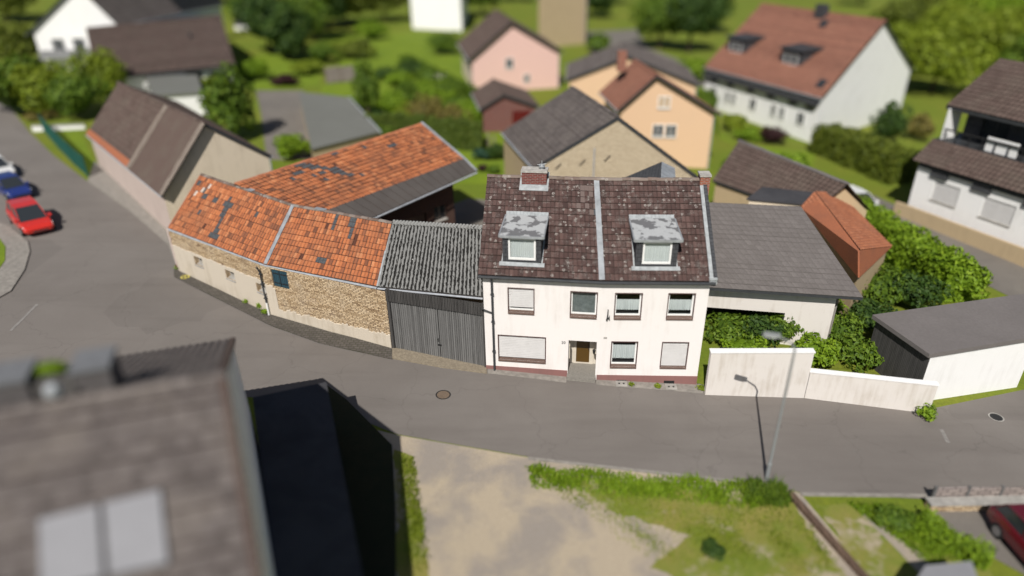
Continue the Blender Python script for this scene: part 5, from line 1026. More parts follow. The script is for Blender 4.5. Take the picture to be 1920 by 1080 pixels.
def tree(label, u, v, rx, h, kind='mid', n=3200, size=.28, trunk=None, name='tree', base=None, group=None, cone=False):
    SEED[0] += 1; rs = np.random.default_rng(SEED[0]); p = base or G(u, v); th = trunk if trunk is not None else h * .10; rx = rx * (1.25 if trunk is None else 1)
    t = thing(name, label, 'tree', p, group); mb = MB(); top = V((p.x, p.y, p.z + h * .75)); mb.tube([p - V((0, 0, .3)), p.lerp(top, .3) + V((.1, 0, 0)), top], [h * .03, h * .022, h * .006], 7)
    for k in range(6):
        a = k * 1.1 + rs.uniform(0, .5); q = p.lerp(top, .35 + .08 * k); mb.tube([q, q + V((math.cos(a) * rx * .35, math.sin(a) * rx * .35, h * .1)), q + V((math.cos(a) * rx * .65, math.sin(a) * rx * .65, h * .2))], [h * .012, h * .008, h * .003], 5)
    mb.build('trunk', M['bark'], t)
    c = np.array([p.x, p.y, p.z + th + (h - th) * .5]); r = np.array([rx, rx, (h - th) * .55]); pts, nr = crown_points(c, r, n, rs, 22, .36, -.7)
    if cone: f = np.clip((p.z + h - pts[:, 2]) / (h - th), .08, 1) ** .8; pts[:, :2] = c[:2] + (pts[:, :2] - c[:2]) * f[:, None]
    leaf_mesh('crown', LM[kind], t, pts, nr, size, rs, blob_core(c, r * (.78 if not cone else .45), rs)); return t
def hedge(label, a, b, wd, h, kind='hedge', n=4000, size=.13, group=None, name='hedge', h2=None):
    SEED[0] += 1; rs = np.random.default_rng(SEED[0]); a, b = V(a), V(b); t = thing(name, label, 'hedge', a, group); d = b - a; d.z = 0; L = d.length; d.normalize(); nn = np.array([d.y, -d.x, 0]); dd = np.array(d); h2 = h2 or h
    s = rs.uniform(0, L, n); k = rs.choice(4, n, p=[.42, .14, .36, .08]); off = np.zeros(n); z = rs.uniform(0, 1, n); nr = np.zeros((n, 3))
    off = np.where(k == 0, wd / 2, np.where(k == 1, -wd / 2, rs.uniform(-wd / 2, wd / 2, n))); z = np.where(k == 2, 1., z); s = np.where(k == 3, np.where(rs.random(n) < .5, 0, L), s)
    hh = h + (h2 - h) * s / L; bump = .10 * np.sin(s * 1.7 + z * 3) + .08 * np.sin(s * 4.1) + rs.normal(0, .07, n)
    nr[k == 0] = nn; nr[k == 1] = -nn; nr[k == 2] = (0, 0, 1); nr[k == 3] = dd
    zz = z * hh + np.where(k == 2, bump * 1.3, 0); off = off + np.where(k < 2, np.sign(off) * bump, 0)
    base = np.array(a)[None, :] + dd * s[:, None] + nn * off[:, None]; base[:, 2] = -SLOPE * base[:, 0] + zz + .05
    mb = []; iw = wd / 2 - .13
    A_, B_ = np.array(a) + dd * .1, np.array(b) - dd * .1
    for p in (A_, B_):
        for o_ in (-iw, iw):
            for zf_ in (0, 1): q = p + nn * o_; hx = (h if p is A_ else h2) - .15; mb.append([q[0], q[1], -SLOPE * q[0] + zf_ * hx])
    leaf_mesh('foliage', LM[kind], t, base, nr, size, rs, (np.array(mb), [(0, 1, 5, 4), (2, 6, 7, 3), (1, 3, 7, 5), (0, 2, 3, 1), (4, 5, 7, 6)])); return t
# garden in focus behind the wing
hedge('tall dark clipped hedge behind the ridge of the orange wing barn, left section', G(690, 262), G(800, 262), 1.5, 2.3, 'hedge', 5200, .13)
hedge('tall dark clipped hedge right of the gap at the wing barn gable', G(806, 275), G(905, 278), 1.9, 2.6, 'hedge', 6500, .13, h2=2.3)
tree('loose upright shrub tree with dark green leaves on the garden lawn', 690, 215, 1.7, 5.6, 'mid', 2600, .2, .3)
bush('shrub', 'dense low dark shrub at the foot of the upright garden tree', 'shrub', 712, 240, 1.6, 1.6, 'dark', 1500, .15)
bush('shrub', 'large round light green shrub in the middle of the garden', 'shrub', 765, 205, 2.3, 2.8, 'mid', 2600, .16)
bush('shrub', 'bright green spreading shrub above the bronze hedge', 'shrub', 815, 205, 2.6, 2.2, 'bright', 2600, .16)
bush('shrub', 'bright fresh green shrub below the bronze round bush', 'shrub', 752, 232, 1.7, 1.3, 'bright', 1500, .14)
bush('shrub', 'round bronze tinged bush rising above the clipped hedge', 'shrub', 800, 238, 2.1, 3.2, 'bronze', 3000, .15)
bush('shrub', 'brownish green bush on top of the right hedge', 'shrub', 850, 245, 2.4, 2.6, 'bronze', 2600, .15)
bush('shrub', 'dark green ball shaped bush at the back of the garden lawn', 'shrub', 768, 147, 2.0, 2.2, 'dark', 1800, .18)
bush('shrub', 'dark low bush at the back of the lawn beside the upright tree', 'shrub', 728, 149, 2.2, 1.5, 'dark', 1600, .18)
bush('rose_bush', 'shrub dotted with white flowers at the right rim of the garden', 'shrub', 826, 182, 2.2, 2.0, 'bright', 1800, .16)
bush('shrub', 'mid green bush behind the white flowering shrub', 'shrub', 805, 160, 2.2, 2.3, 'mid', 1600, .18)
bush('shrub', 'leafy mid green bush filling the right garden slope', 'shrub', 868, 215, 2.6, 2.3, 'mid', 2400, .16)
bush('shrub', 'loose bright shrub standing against the right hedge face', 'shrub', 888, 268, .9, 2.0, 'bright', 1100, .12)
bush('conifer_bush', 'blue-green spreading juniper beside the pale rock', 'shrub', 905, 298, 1.1, 1.1, 'blue', 1300, .11)
bush('conifer_bush', 'dark green juniper in front of the brick barn side wall', 'shrub', 926, 299, 1.0, 1.5, 'dark', 1400, .11)
bush('rose_bush', 'small rose bush with pale flowers behind the white house chimney', 'shrub', 925, 326, .6, .8, 'mid', 500, .09)
bush('rose_bush', 'small dark rose bush on the lawn edge near the wing verge', 'shrub', 905, 322, .5, .7, 'purple', 400, .08)
for u, v, z, nlab in ((824, 172, 1.9, 'white blossoms on top of the shrub at the right garden rim'), (694, 198, 1.2, 'single white blossom cluster beside the upright tree')):
    p = G(u, v); rs = np.random.default_rng(int(u)); pts = np.array([p.x, p.y, p.z + z]) + rs.normal(size=(60, 3)) * (.5, .5, .2); t = thing('blossoms', nlab, 'flowers', V((p.x, p.y, p.z + z))); leaf_mesh('petals', LM['flower'], t, pts, np.tile((0, -.5, .8), (60, 1)), .07, rs)
p = G(859, 270); rs = np.random.default_rng(5); cv, cf = blob_core(np.array([p.x, p.y, p.z + .25]), np.array([.62, .45, .48]), rs, 1.0); mb = MB(); [mb.poly([cv[i] for i in f]) for f in cf]; tag(mb.build('rock', M['rock']), 'pale boulder on the grass at the foot of the hedge', 'rock')
tr_ = thing('trellis', 'wooden trellis panel leaning behind the junipers', 'trellis', G(905, 272)); p = G(905, 272); q = G(928, 283); f = Fr(p, q)
for x in (0, f.L * .5, f.L): mb = MB(); f.box(mb, x - .04, x + .04, -.04, .04, gz(p.x) - .2, gz(p.x) + 1.5); mb.build('post', M['grey_wood'], tr_)
mb = MB()
for z in (.4, .8, 1.2): f.box(mb, -.1, f.L + .1, -.06, -.041, gz(p.x) + z, gz(p.x) + z + .07)
mb.build('rail', M['grey_wood'], tr_)
f = Fr(G(612, 157), G(668, 152)); fn = thing('panel_fence', 'pale woven panel fence at the top left of the garden', 'fence', G(612, 157)); k = f.L / 2
for i in (0, 1): mb = MB(); f.box(mb, i * k + .08, (i + 1) * k - .04, -.03, .03, gz(f.P(i * k, 0, 0).x) + .05, gz(f.P(i * k, 0, 0).x) + 2.0); mb.build('panel', M['wicker'], fn)
for i in (0, 1, 2): mb = MB(); f.box(mb, i * k - .04 + .02, i * k + .06, -.05, .05, gz(f.P(i * k, 0, 0).x) - .2, gz(f.P(i * k, 0, 0).x) + 2.1); mb.build('post', M['brown_wood'], fn)
for u, v, rx, h, kd, lab in ((735, 215, 1.9, 2.4, 'bright', 'bright shrub left of the round light green shrub'), (790, 190, 2.2, 2.4, 'bright', 'bright shrub on the right edge of the garden lawn'), (840, 190, 2.3, 2.5, 'mid', 'tall mid green shrub on the right garden slope'), (880, 245, 2.0, 2.6, 'bright', 'light green shrub crowding the hedge on its upper right'), (720, 262, 1.5, 2.0, 'mid', 'mid green shrub squeezed between shed roof and hedge'), (770, 232, 1.7, 2.2, 'yellow', 'yellow-green shrub in the middle of the shrub border'), (660, 205, 1.6, 1.5, 'bright', 'low bright shrub beside the grey shed roof'), (748, 160, 2.0, 1.8, 'bright', 'light green shrub at the back edge of the garden lawn')):
    bush('garden_shrub', lab, 'shrub', u, v, rx, h, kd, 2200, .15)
# green wire fence on the west lawn
pts = [G(84, 248), G(112, 280), G(140, 309), G(166, 332)]; gfn = thing('wire_fence', 'dark green mesh fence along the far left pavement', 'fence', pts[0])
for a, b in zip(pts[:-1], pts[1:]):
    f = Fr(a, b); mb = MB(); P = f.P; za, zb_ = gz(a.x), gz(b.x)
    for i in range(9): x = f.L * i / 8; mb.tube([P(x, 0, za + .05), P(x, 0, za + 1.7)], .045, 4)
    for i in range(9): mb.tube([P(0, 0, za + .1 + i * .2), P(f.L, 0, zb_ + .1 + i * .2)], .05, 4)
    mb.build('mesh_panel', M['green_fence'], gfn)
for a in pts: mb = MB(); mb.tube([a - V((0, 0, .2)), a + V((0, 0, 1.85))], .06, 6); mb.build('post', M['green_fence'], gfn)
# left side
bush('roadside_bush', 'dark bush at the left edge below the white villa', 'shrub', 36, 212, 3.6, 5.6, 'mid', 3000, .28)
bush('roadside_bush', 'bright yellow-green bush second from the left on the road corner', 'shrub', 102, 216, 3.4, 5.2, 'yellow', 3000, .26)
bush('roadside_bush', 'mid green bush at the road corner beside the bungalow eaves', 'shrub', 152, 222, 3.2, 4.8, 'mid', 3000, .26)
bush('roadside_bush', 'yellow-green bush overlapping the left end of the bungalow roof', 'shrub', 200, 196, 3.0, 6.0, 'yellow', 3000, .26)
bush('roadside_bush', 'low bright bush at the top left road edge', 'shrub', 8, 165, 3.0, 3.0, 'bright', 1500, .3)
bush('flower_bed', 'low ochre planting along the roadside bush foot', 'plant', 78, 222, 1.8, .8, 'bronze', 700, .18)
tree('dark round clipped tree beside the flat roofed shed', 442, 262, 2.6, 6.4, 'mid', 3000, .25, .6)
bush('shrub', 'yellow-green shrub left of the round clipped tree', 'shrub', 398, 178, 2.2, 2.2, 'yellow', 1300, .22)
bush('shrub', 'fresh green shrub between cream gable and flat roofed shed', 'shrub', 545, 298, 1.8, 2.4, 'bright', 1700, .18, ry=1.3)
bush('shrub', 'reddish low shrub on the lawn right of the bungalow', 'shrub', 540, 160, 1.8, 1.4, 'purple', 900, .22)
for u, v, rx, h, kd, lab in ((505, 100, 3.6, 9, 'dark', 'dark tree right of the bungalow roof, nearest of the row'), (545, 112, 3.0, 8, 'dark', 'dark conifer in the tree row left of the upper lawn'), (590, 75, 4.2, 10, 'mid', 'mid green tree at the left rim of the upper lawn'), (650, 45, 4.6, 8, 'olive', 'olive tree at the top of the upper lawn'), (720, 40, 4.6, 7.5, 'olive', 'olive green tree left of the far white house'), (480, 62, 3.8, 9, 'mid', 'mid green tree at the right end of the bungalow'), (620, 52, 4.0, 9, 'dark', 'dark tree at the back left of the upper lawn'), (565, 60, 3.6, 10, 'olive', 'olive tree in the middle of the row above the garden'), (800, 20, 5, 8, 'mid', 'mid green tree beside the far white house'), (700, 8, 5, 9, 'mid', 'mid green tree at the top edge left of the far white house'), (640, 3, 5, 10, 'dark', 'dark tree at the top edge behind the olive trees'), (960, 2, 5, 9, 'mid', 'mid green tree at the top edge above the pink house'), (1110, 32, 4, 8, 'dark', 'dark tree between tan house and far drive'), (530, 30, 5, 12, 'dark', 'tall dark tree at the top edge above the bungalow'), (370, 8, 5, 11, 'dark', 'dark tree between white villa wing and tree row'), (430, 6, 4, 10, 'mid', 'mid green tree at the top edge above the bungalow gable'), (15, 40, 6, 9, 'olive', 'olive tree in the top left corner'), (30, 128, 3.6, 6, 'olive', 'olive tree in front of the white villa at the left edge')):
    tree(lab, u, v, rx, h, kd, 3800, .40)
bush('shrub', 'bronze bush on the left side of the upper lawn', 'shrub', 665, 108, 3.2, 2.6, 'olive', 1500, .3)
hedge('bright hedge line between the upper lawn and the garden', G(760, 125), G(885, 190), 1.6, 1.6, 'mid', 2200, .22)
bush('shrub', 'yellow-green bush left of the brick garage', 'shrub', 890, 225, 2.4, 2.4, 'bright', 1700, .2)
for u, v, rx, h, kd, lab in ((605, 118, 2.6, 3.0, 'mid', 'mid green shrub at the left rim of the upper lawn'), (470, 150, 2.4, 2.6, 'bright', 'bright shrub at the right gable of the bungalow'), (575, 140, 2.2, 2.0, 'yellow', 'yellow-green shrub behind the woven panel fence'), (1300, 150, 2.4, 3.2, 'bright', 'bright shrub between slate house and large white house'), (1310, 205, 1.8, 2.4, 'mid', 'mid green shrub at the left corner of the large white house'), (1375, 245, 1.5, 1.6, 'yellow', 'yellow-green shrub at the foot of the white house front'), (1120, 100, 2.4, 3.0, 'mid', 'mid green shrub beside the far drive'), (700, 75, 3.0, 3.2, 'bright', 'bright shrub in the middle of the upper lawn'), (830, 100, 3.0, 3.6, 'mid', 'mid green shrub left of the pink house'), (1480, 320, 1.6, 1.6, 'bright', 'bright shrub behind the ridge of the brown outbuilding')):
    bush('garden_shrub', lab, 'shrub', u, v, rx, h, kd, 1600, .22)
# top centre and right
for u, v, rx, h, kd, lab in ((905, 30, 4, 9, 'mid', 'tree between the far white house and the pink house roof'), (1235, 92, 4.2, 10, 'mid', 'mid green tree at the right of the far drive'), (1290, 98, 4.6, 11, 'dark', 'dark tree left of the large red roof'), (1330, 60, 4, 10, 'dark', 'dark tree touching the left end of the large red roof'), (1140, 8, 5, 9, 'dark', 'dark tree at the top end of the far drive'), (1230, 5, 5, 10, 'olive', 'olive tree at the top edge right of the far drive')):
    tree(lab, u, v, rx, h, kd, 3600, .40)
for u, v, rx, h, kd, lab in ((1745, 175, 5.5, 8.5, 'yellow', 'yellow-green tree right of the large white gable'), (1800, 120, 6.5, 10, 'yellow', 'broad yellow-green tree above the balcony house roof'), (1880, 130, 6, 9, 'yellow', 'yellow-green tree at the top right edge'), (1700, 75, 6, 9, 'olive', 'olive tree behind the large white gable'), (1760, 30, 7, 11, 'olive', 'olive tree of the far wood, left end'), (1725, 135, 5.5, 8, 'yellow', 'yellow-green tree low beside the large white gable'), (1840, 90, 6.5, 10, 'bright', 'bright tree in the middle of the far wood slope'), (1910, 85, 6.5, 9, 'yellow', 'yellow-green tree by the right edge of the far wood slope'), (1780, 75, 6.5, 10, 'bright', 'bright green tree left in the far wood slope'), (1850, 40, 7, 11, 'yellow', 'light green tree of the far wood, middle'), (1930, 40, 7, 12, 'olive', 'olive tree of the far wood, right end'), (1610, 10, 5, 9, 'mid', 'green tree peeking over the large red roof'), (1935, 170, 5, 7, 'mid', 'green tree behind the balcony house roof at the right edge')):
    tree(lab, u, v, rx, h, kd, 4500, .42)
hedge('thick green clipped hedge in front of the large white gable', G(1540, 283), G(1690, 345), 3.0, 2.6, 'olive', 5200, .17)
hedge('long rounded bright green hedge between the rust roofed shed and the lane', G(1590, 420), G(1795, 568), 2.4, 1.9, 'bright', 7500, .15, h2=2.3)
bush('garden_bush', 'bright bush capping the upper end of the long hedge by the lane', 'shrub', 1590, 415, 1.4, 2.2, 'yellow', 1500, .15)
bush('garden_bush', 'bright bush capping the lower end of the long hedge by the lane', 'shrub', 1795, 560, 1.6, 2.3, 'bright', 1700, .15)
bush('shrub', 'grey-green round shrub at the foot of the large white gable', 'shrub', 1660, 268, 2.0, 4.2, 'dark', 1700, .2)
bush('shrub', 'rusty shrub between the clipped hedge and the balcony house', 'shrub', 1715, 262, 1.6, 2.6, 'bronze', 1200, .2)
bush('shrub', 'dark purple shrub before the front of the large white house', 'shrub', 1447, 270, 1.4, 1.8, 'purple', 1000, .16)
bush('shrub', 'small green shrub beside the purple one', 'shrub', 1400, 263, 1.4, 1.3, 'bright', 800, .16)
bush('shrub', 'low green shrub at the base of the peach house wall', 'shrub', 1368, 322, 1.3, 1.3, 'mid', 900, .15)
for u, v, rx, h, kd, lab in ((1640, 570, 1.9, 2.4, 'mid', 'mid green bush below the rust roof'), (1700, 575, 1.9, 2.2, 'dark', 'dark green bush behind the flat roofed garage')):
    bush('garden_bush', lab, 'shrub', u, v, rx, h, kd, 2000, .15, group=None)
for u, v, rx, h, kd, lab in ((1365, 640, 1.3, 1.5, 'mid', 'mid green bush behind the tall white wall, near the house'), (1420, 640, 1.3, 1.6, 'dark', 'dark bush below the opening of the grey barn'), (1500, 628, 1.3, 2.0, 'mid', 'mid green bush against the pale wall of the grey barn'), (1465, 636, 1.3, 1.9, 'mid', 'mid green bush at the lower eave of the grey barn'), (1530, 615, 1.5, 2.1, 'bright', 'bright bush behind the end of the tall white wall'), (1575, 645, 1.4, 1.7, 'mid', 'mid green bush behind the low white wall'), (1530, 680, 1.2, 1.4, 'bright', 'bright bush hanging over the low white wall'), (1610, 680, 1.3, 1.3, 'mid', 'low green bush over the middle of the low white wall'), (1625, 620, 1.4, 1.8, 'dark', 'dark bush beside the corner of the flat garage roof'), (1395, 668, 1.2, 1.1, 'bright', 'low bright bush right behind the tall white wall')):
    bush('garden_bush', lab, 'shrub', u, v, rx, h, kd, 1500, .13)
bush('weed', 'green weed growing at the foot of the low white wall', 'plant', 1735, 782, .55, .6, 'bright', 400, .09)
# verge south of the road
def grass_patch(label, quad, n, hmin, hmax, kind, seed, wd=.02):
    rs = np.random.default_rng(seed); a, b, c, d = [np.array(p) for p in px(*quad)]; s, t = rs.uniform(0, 1, n)[:, None], rs.uniform(0, 1, n)[:, None]
    dens = .5 + .5 * np.sin(s[:, 0] * 23 + 2 * np.sin(s[:, 0] * 7)) * np.cos(t[:, 0] * 5); keep = rs.uniform(0, 1, n) < .12 + .88 * dens * (1 - np.abs(2 * t[:, 0] - .9) ** 3); s, t = s[keep], t[keep]; n = len(s)
    p = (a * (1 - s) + b * s) * (1 - t) + (d * (1 - s) + c * s) * t; p[:, :2] += rs.normal(0, .06, (n, 2)); p[:, 2] = -SLOPE * p[:, 0] + .02; h = rs.uniform(hmin, hmax, (n, 1)) * (.5 + .6 * dens[keep][:, None])
    an = rs.uniform(0, 6.28, n); u = np.stack([np.cos(an), np.sin(an), 0 * an], 1) * wd; le = rs.normal(0, .35, (n, 3)) * h; le[:, 2] = 0; up = np.array([0, 0, 1.]) * h
    q = np.stack([p - u, p + u, p + u * .8 + up * .6 + le * .4, p - u * .8 + up * .6 + le * .4, p + up + le], 1).reshape(-1, 3); f = []
    for i_ in range(n): k = 5 * i_; f += [(k, k + 1, k + 2, k + 3), (k + 3, k + 2, k + 4)]
    me = bpy.data.meshes.new('tall_grass'); me.from_pydata(q.tolist(), [], f); me.materials.append(LM[kind]); at_ = me.attributes.new('leaf', 'FLOAT', 'FACE'); at_.data.foreach_set('value', np.repeat(np.clip(rs.normal(.5, .25, n), 0, 1), 2).astype(np.float32)); o = bpy.data.objects.new('tall_grass', me); C.objects.link(o)
    o['kind'] = 'stuff'; o['label'] = label; o['category'] = 'grass'; return o
grass_patch('bright tall grass strip along the kerb of the dry lawn', ((990, 876), (1435, 909), (1420, 958), (1000, 918)), 16000, .06, .34, 'bright', 3, .022)
grass_patch('sparse yellow grass over the dry lawn below the strip', ((1030, 915), (1480, 935), (1590, 1090), (1240, 1065)), 12000, .04, .14, 'yellow', 4, .02)
grass_patch('tall grass around the foot of the street lamp', ((1400, 905), (1470, 915), (1480, 955), (1400, 950)), 3500, .2, .55, 'mid', 5, .022)
grass_patch('green grass on the slope right of the timber edging', ((1590, 945), (1660, 950), (1850, 1060), (1740, 1060)), 9000, .08, .25, 'bright', 6, .02)
grass_patch('rough dry grass at the shadow edge beside the gravel lot', ((752, 850), (775, 860), (805, 1080), (770, 1080)), 3500, .05, .2, 'yellow', 7, .02)
bush('shrub', 'single round dark shrub on the dry lawn', 'shrub', 1338, 1040, .45, .55, 'dark', 900, .06)
bush('shrub', 'dark green shrub right of the timber edging', 'shrub', 1680, 985, .9, .7, 'mid', 1100, .09, ry=.6)
hedge('low bright hedge between path and parking bay', G(1720, 985), G(1850, 1065), .7, .6, 'bright', 1500, .08)
for u, v, rx, h, lab in ((467, 566, .22, .3, 'tiny weed at the plaster wall foot below the third barn window'), (493, 577, .28, .45, 'weed tuft at the barn wall left of the downpipe'), (502, 585, .3, .28, 'low green weed right at the downpipe base'), (340, 503, .25, .3, 'weed at the left corner of the barn')):
    bush('weed', lab, 'plant', u, v, rx, h, 'bright', 160, .05, base=G(u, v, .1) + V((-.1, -.12, 0)))
for u, v, rx, lab in ((1233, 728, .22, 'small weed at the plinth between the two cellar slabs'), (1183, 724, .16, 'tiny weed right of the first cellar slab'), (1317, 731, .35, 'dry grass tuft at the right corner of the white house')):
    bush('weed', lab, 'plant', u, v, rx, .22, 'yellow', 140, .045)
t = thing('planter_weeds', 'green weeds growing between the two chimney stacks of the near roof', 'plant', ap + rd2 * 4.0); rs = np.random.default_rng(77); c_ = f_ = None
cc = np.array(Fr(ap + rd2 * 4.44, ap + rd2 * 3.56).P(.44, -.95, 10.36)); pts, nr = crown_points(cc, (.5, .35, .22), 700, rs, 8, .5); leaf_mesh('foliage', LM['bright'], t, pts, nr, .07, rs)

# ================================================================== STREET LAMP, EDGING, STONE WALL
p = G(1437, 900); lp = thing('street_lamp', 'tall grey street lamp on the verge opposite the white wall', 'street lamp', p)
mb = MB(); mb.tube([p - V((0, 0, .3)), p + V((0, 0, .9)), p + V((0, 0, .95)), p + V((0, 0, 6.4))], [.085, .085, .06, .042], 10); mb.build('pole', M['pole'], lp)
mb = MB(); tp = p + V((0, 0, 6.4)); mb.tube([tp, tp + V((-.15, .05, .25)), tp + V((-.55, .2, .42))], [.04, .035, .03], 8); mb.build('arm', M['pole'], lp)
hd = tp + V((-.55, .2, .42)); mb = MB(); d = V((-.94, .34, 0)); s = V((.34, .94, 0))
mb.hexa([hd - s * .09, hd + d * .6 - s * .12, hd + d * .6 + s * .12, hd + s * .09, hd - s * .06 + V((0, 0, .12)), hd + d * .55 - s * .08 + V((0, 0, .10)), hd + d * .55 + s * .08 + V((0, 0, .10)), hd + s * .06 + V((0, 0, .12))]); l_ = mb.build('lamp_head', M['pole'], lp)
mb = MB(); mb.hexa([hd + d * .12 - s * .08 - V((0, 0, .05)), hd + d * .55 - s * .09 - V((0, 0, .05)), hd + d * .55 + s * .09 - V((0, 0, .05)), hd + d * .12 + s * .08 - V((0, 0, .05)), hd + d * .12 - s * .08 - V((0, 0, .003)), hd + d * .55 - s * .1 - V((0, 0, .003)), hd + d * .55 + s * .1 - V((0, 0, .003)), hd + d * .12 + s * .08 - V((0, 0, .003))]); mb.build('diffuser', M['lamp_glass'], l_)
te = thing('timber_edging', 'dark brown timber beam edging running down from the road', 'edging', G(1485, 935)); a, b = G(1480, 930), G(1640, 1110); f = Fr(a, b)
n = 4
for i in range(n): mb = MB(); x0, x1 = f.L * i / n, f.L * (i + 1) / n - .02; f.box(mb, x0, x1, -.12, .12, gz(f.P(x0, 0, 0).x) - .15, gz(f.P(x0, 0, 0).x) + .22); mb.build('beam', M['brown_wood'], te)
garden_wall('low grey stone wall in front of the dark red car', (1742, 960), (2010, 958), -.35, -.5, .35, 'stone', 'concrete')
bx = thing('trellis_fence', 'dark slatted fence on the stone wall at the right edge', 'fence', G(1745, 945)); f = Fr(G(1745, 942), G(1990, 940))
for i in range(5): mb = MB(); x = f.L * i / 4; f.box(mb, x - .05, x + .05, -.05, .05, gz(f.P(x, 0, 0).x) - .1, gz(f.P(x, 0, 0).x) + .85); mb.build('post', M['gate_wood'], bx)
for i in range(4): mb = MB(); f.box(mb, f.L * i / 4 + .06, f.L * (i + 1) / 4 - .06, -.03, .03, gz(f.P(f.L * i / 4, 0, 0).x) + .1, gz(f.P(f.L * i / 4, 0, 0).x) + .75); mb.build('panel', M['wicker'], bx)
fr_, w_ = flat_building('near_shed', 'small pale roofed shed cut by the bottom edge beside the path', 'shed', [Z(1690, 1130, .9), Z(1850, 1130, .9), Z(1822, 1052, .9), Z(1735, 1060, .9)], .1, 'slate', 'panel')

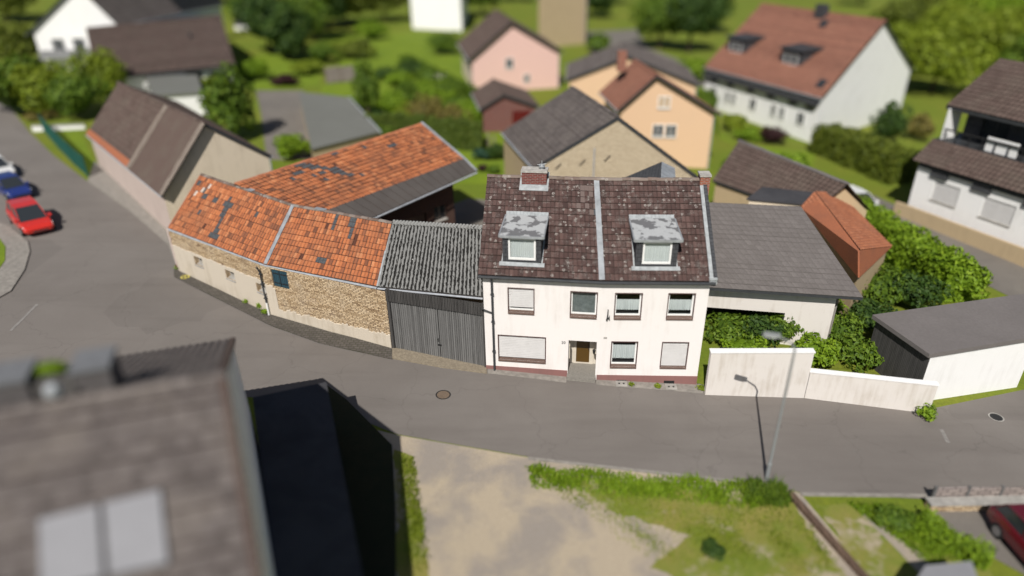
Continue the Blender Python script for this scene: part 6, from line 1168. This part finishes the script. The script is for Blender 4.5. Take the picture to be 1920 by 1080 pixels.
# ================================================================== CARS
def car(label, p, heading, pm, L=4.1, W=1.72, H=1.46, group=None):
    t = thing('parked_car', label, 'car', p, group); d = V((math.cos(heading), math.sin(heading), 0)); s = V((-d.y, d.x, 0)); up = V((d.x * SLOPE, 0, 0)); zof = lambda x, y: gz((p + d * x + s * y).x)
    def Q(x, y, z): q = p + d * x + s * y; return V((q.x, q.y, zof(x, y) + z + .02))
    hw = W / 2
    # body: x, half width factor, bottom z, belt z, deck z
    sec = [(-L / 2, .80, .42, .62, .74), (-L / 2 + .08, .92, .30, .66, .86), (-L * .40, .98, .24, .70, .92), (-L * .2, 1, .22, .70, .93), (0, 1, .22, .70, .91), (L * .17, 1, .22, .69, .90), (L * .32, .97, .22, .66, .84), (L * .43, .93, .25, .60, .76), (L / 2 - .06, .84, .32, .54, .66), (L / 2, .70, .40, .50, .56)]
    mb = MB(); rings = []
    for x, k, zb_, zm, zt in sec:
        y = hw * k; rings.append([Q(x, -y * .88, zb_), Q(x, -y, zb_ + .14), Q(x, -y, zm), Q(x, -y * .93, zt - .02), Q(x, -y * .80, zt), Q(x, y * .80, zt), Q(x, y * .93, zt - .02), Q(x, y, zm), Q(x, y, zb_ + .14), Q(x, y * .88, zb_)])
    for a, b in zip(rings[:-1], rings[1:]):
        for i in range(10): j = (i + 1) % 10; mb.poly([a[i], b[i], b[j], a[j]][::-1])
    mb.poly(rings[0][::-1]); mb.poly(rings[-1])
    # roof skin and pillars
    cab = [(-L * .46, .62, .90), (-L * .36, .74, H - .06), (-L * .12, .77, H), (L * .06, .75, H - .03), (L * .25, .80, .88)]
    rr_ = [(-L * .37, .70, H - .05), (-L * .12, .74, H + .012), (L * .065, .71, H - .03)]
    for (x0, k0, z0), (x1, k1, z1) in zip(rr_[:-1], rr_[1:]): mb.poly([Q(x0, -hw * k0, z0), Q(x1, -hw * k1, z1), Q(x1, hw * k1, z1), Q(x0, hw * k0, z0)])
    body = mb.build('body', pm, t, True)
    bot = [(-L * .455, .82, .89), (L * .27, .84, .87)]; top = [(-L * .37, .70, H - .05), (-L * .12, .735, H), (L * .065, .71, H - .04)]
    def pan(name, pts): m_ = MB(); m_.poly(pts); return m_.build(name, M['dark_glass'], t)
    B0_, B1_ = bot; T0__, Tm, T1__ = top
    q = lambda e, sg: Q(e[0], sg * hw * e[1], e[2])
    pan('windscreen', [q(B1_, -1), q(B1_, 1), q(T1__, 1), q(T1__, -1)]); pan('rear_window', [q(B0_, 1), q(B0_, -1), q(T0__, -1), q(T0__, 1)])
    for sg in (-1, 1):
        mid_ = (-L * .10, .84, .90); pan('side_window', [q(mid_, sg), q(B1_, sg), q(T1__, sg), q(Tm, sg)][::sg or 1]); pan('side_window', [q(B0_, sg), q(mid_, sg), q(Tm, sg), q(T0__, sg)][::sg or 1])
        m_ = MB(); e = .028
        for a, b in ((B1_, T1__), (B0_, T0__), (mid_, Tm)): m_.tube([q(a, sg), q(b, sg)], e, 5)
        m_.tube([q(T0__, sg), q(Tm, sg), q(T1__, sg)], e, 5); m_.build('pillar', pm, t)
        m_ = MB(); m_.hexa([Q(L * .19, sg * (hw * .95), .88), Q(L * .26, sg * (hw * .95), .88), Q(L * .26, sg * (hw * 1.14), .90), Q(L * .19, sg * (hw * 1.14), .90), Q(L * .19, sg * (hw * .95), 1.0), Q(L * .25, sg * (hw * .95), 1.0), Q(L * .25, sg * (hw * 1.12), 1.02), Q(L * .19, sg * (hw * 1.12), 1.02)]); m_.build('mirror', pm, t)
        m_ = MB(); m_.hexa([Q(L * .455, sg * hw * .52, .56), Q(L * .455, sg * hw * .82, .56), Q(L * .40, sg * hw * .92, .60), Q(L * .40, sg * hw * .55, .60), Q(L * .482, sg * hw * .52, .64), Q(L * .47, sg * hw * .82, .66), Q(L * .41, sg * hw * .945, .74), Q(L * .41, sg * hw * .55, .78)]); m_.build('headlight', M['lamp_glass'], t)
        m_ = MB(); m_.hexa([Q(-L * .503, sg * hw * .55, .62), Q(-L * .503, sg * hw * .80, .62), Q(-L * .46, sg * hw * .93, .62), Q(-L * .46, sg * hw * .55, .62), Q(-L * .498, sg * hw * .55, .80), Q(-L * .498, sg * hw * .80, .80), Q(-L * .46, sg * hw * .93, .82), Q(-L * .46, sg * hw * .55, .82)]); m_.build('tail_light', M['maroon_paint'], t)
        for x in (-L * .31, L * .32):
            m_ = MB(); c0 = Q(x, sg * hw * .80, .31); c1 = Q(x, sg * (hw * 1.0 + .012), .31); m_.tube([c0, c1], .31, 18); wh_ = m_.build('wheel', M['rubber'], t)
            m_ = MB(); m_.tube([Q(x, sg * hw * .9, .31), Q(x, sg * (hw + .022), .31)], .19, 12); m_.build('rim', M['rim'], wh_)
    m_ = MB(); m_.hexa([Q(L * .475, -hw * .45, .40), Q(L * .475, hw * .45, .40), Q(L * .45, hw * .45, .40), Q(L * .45, -hw * .45, .40), Q(L * .507, -hw * .45, .41), Q(L * .507, hw * .45, .41), Q(L * .49, hw * .45, .54), Q(L * .49, -hw * .45, .54)]); m_.build('grille', M['iron'], t)
    return t
def hd_(a, b): p, q = G(*a), G(*b); return math.atan2(q.y - p.y, q.x - p.x)
hdg = hd_((35, 385), (90, 440))
car('bright red hatchback parked on the left side of the junction', G(62, 424), hdg, M['red_paint'], 4.7, 1.95, 1.6)
car('dark blue car parked directly behind the red one', G(26, 365), hdg + .1, M['blue_paint'])
car('white car with dark windows at the left edge behind the blue one', G(-2, 328), hdg + .1, M['white_car'])
car('dark red car cut off by the right edge near the bottom', G(1952, 1060), hd_((1880, 1000), (1950, 1080)), M['maroon_paint'], 4.2)
car('white car half hidden by bushes beside the balcony house lane', G(1605, 392), hd_((1590, 380), (1650, 410)), M['white_car'], 4.3)
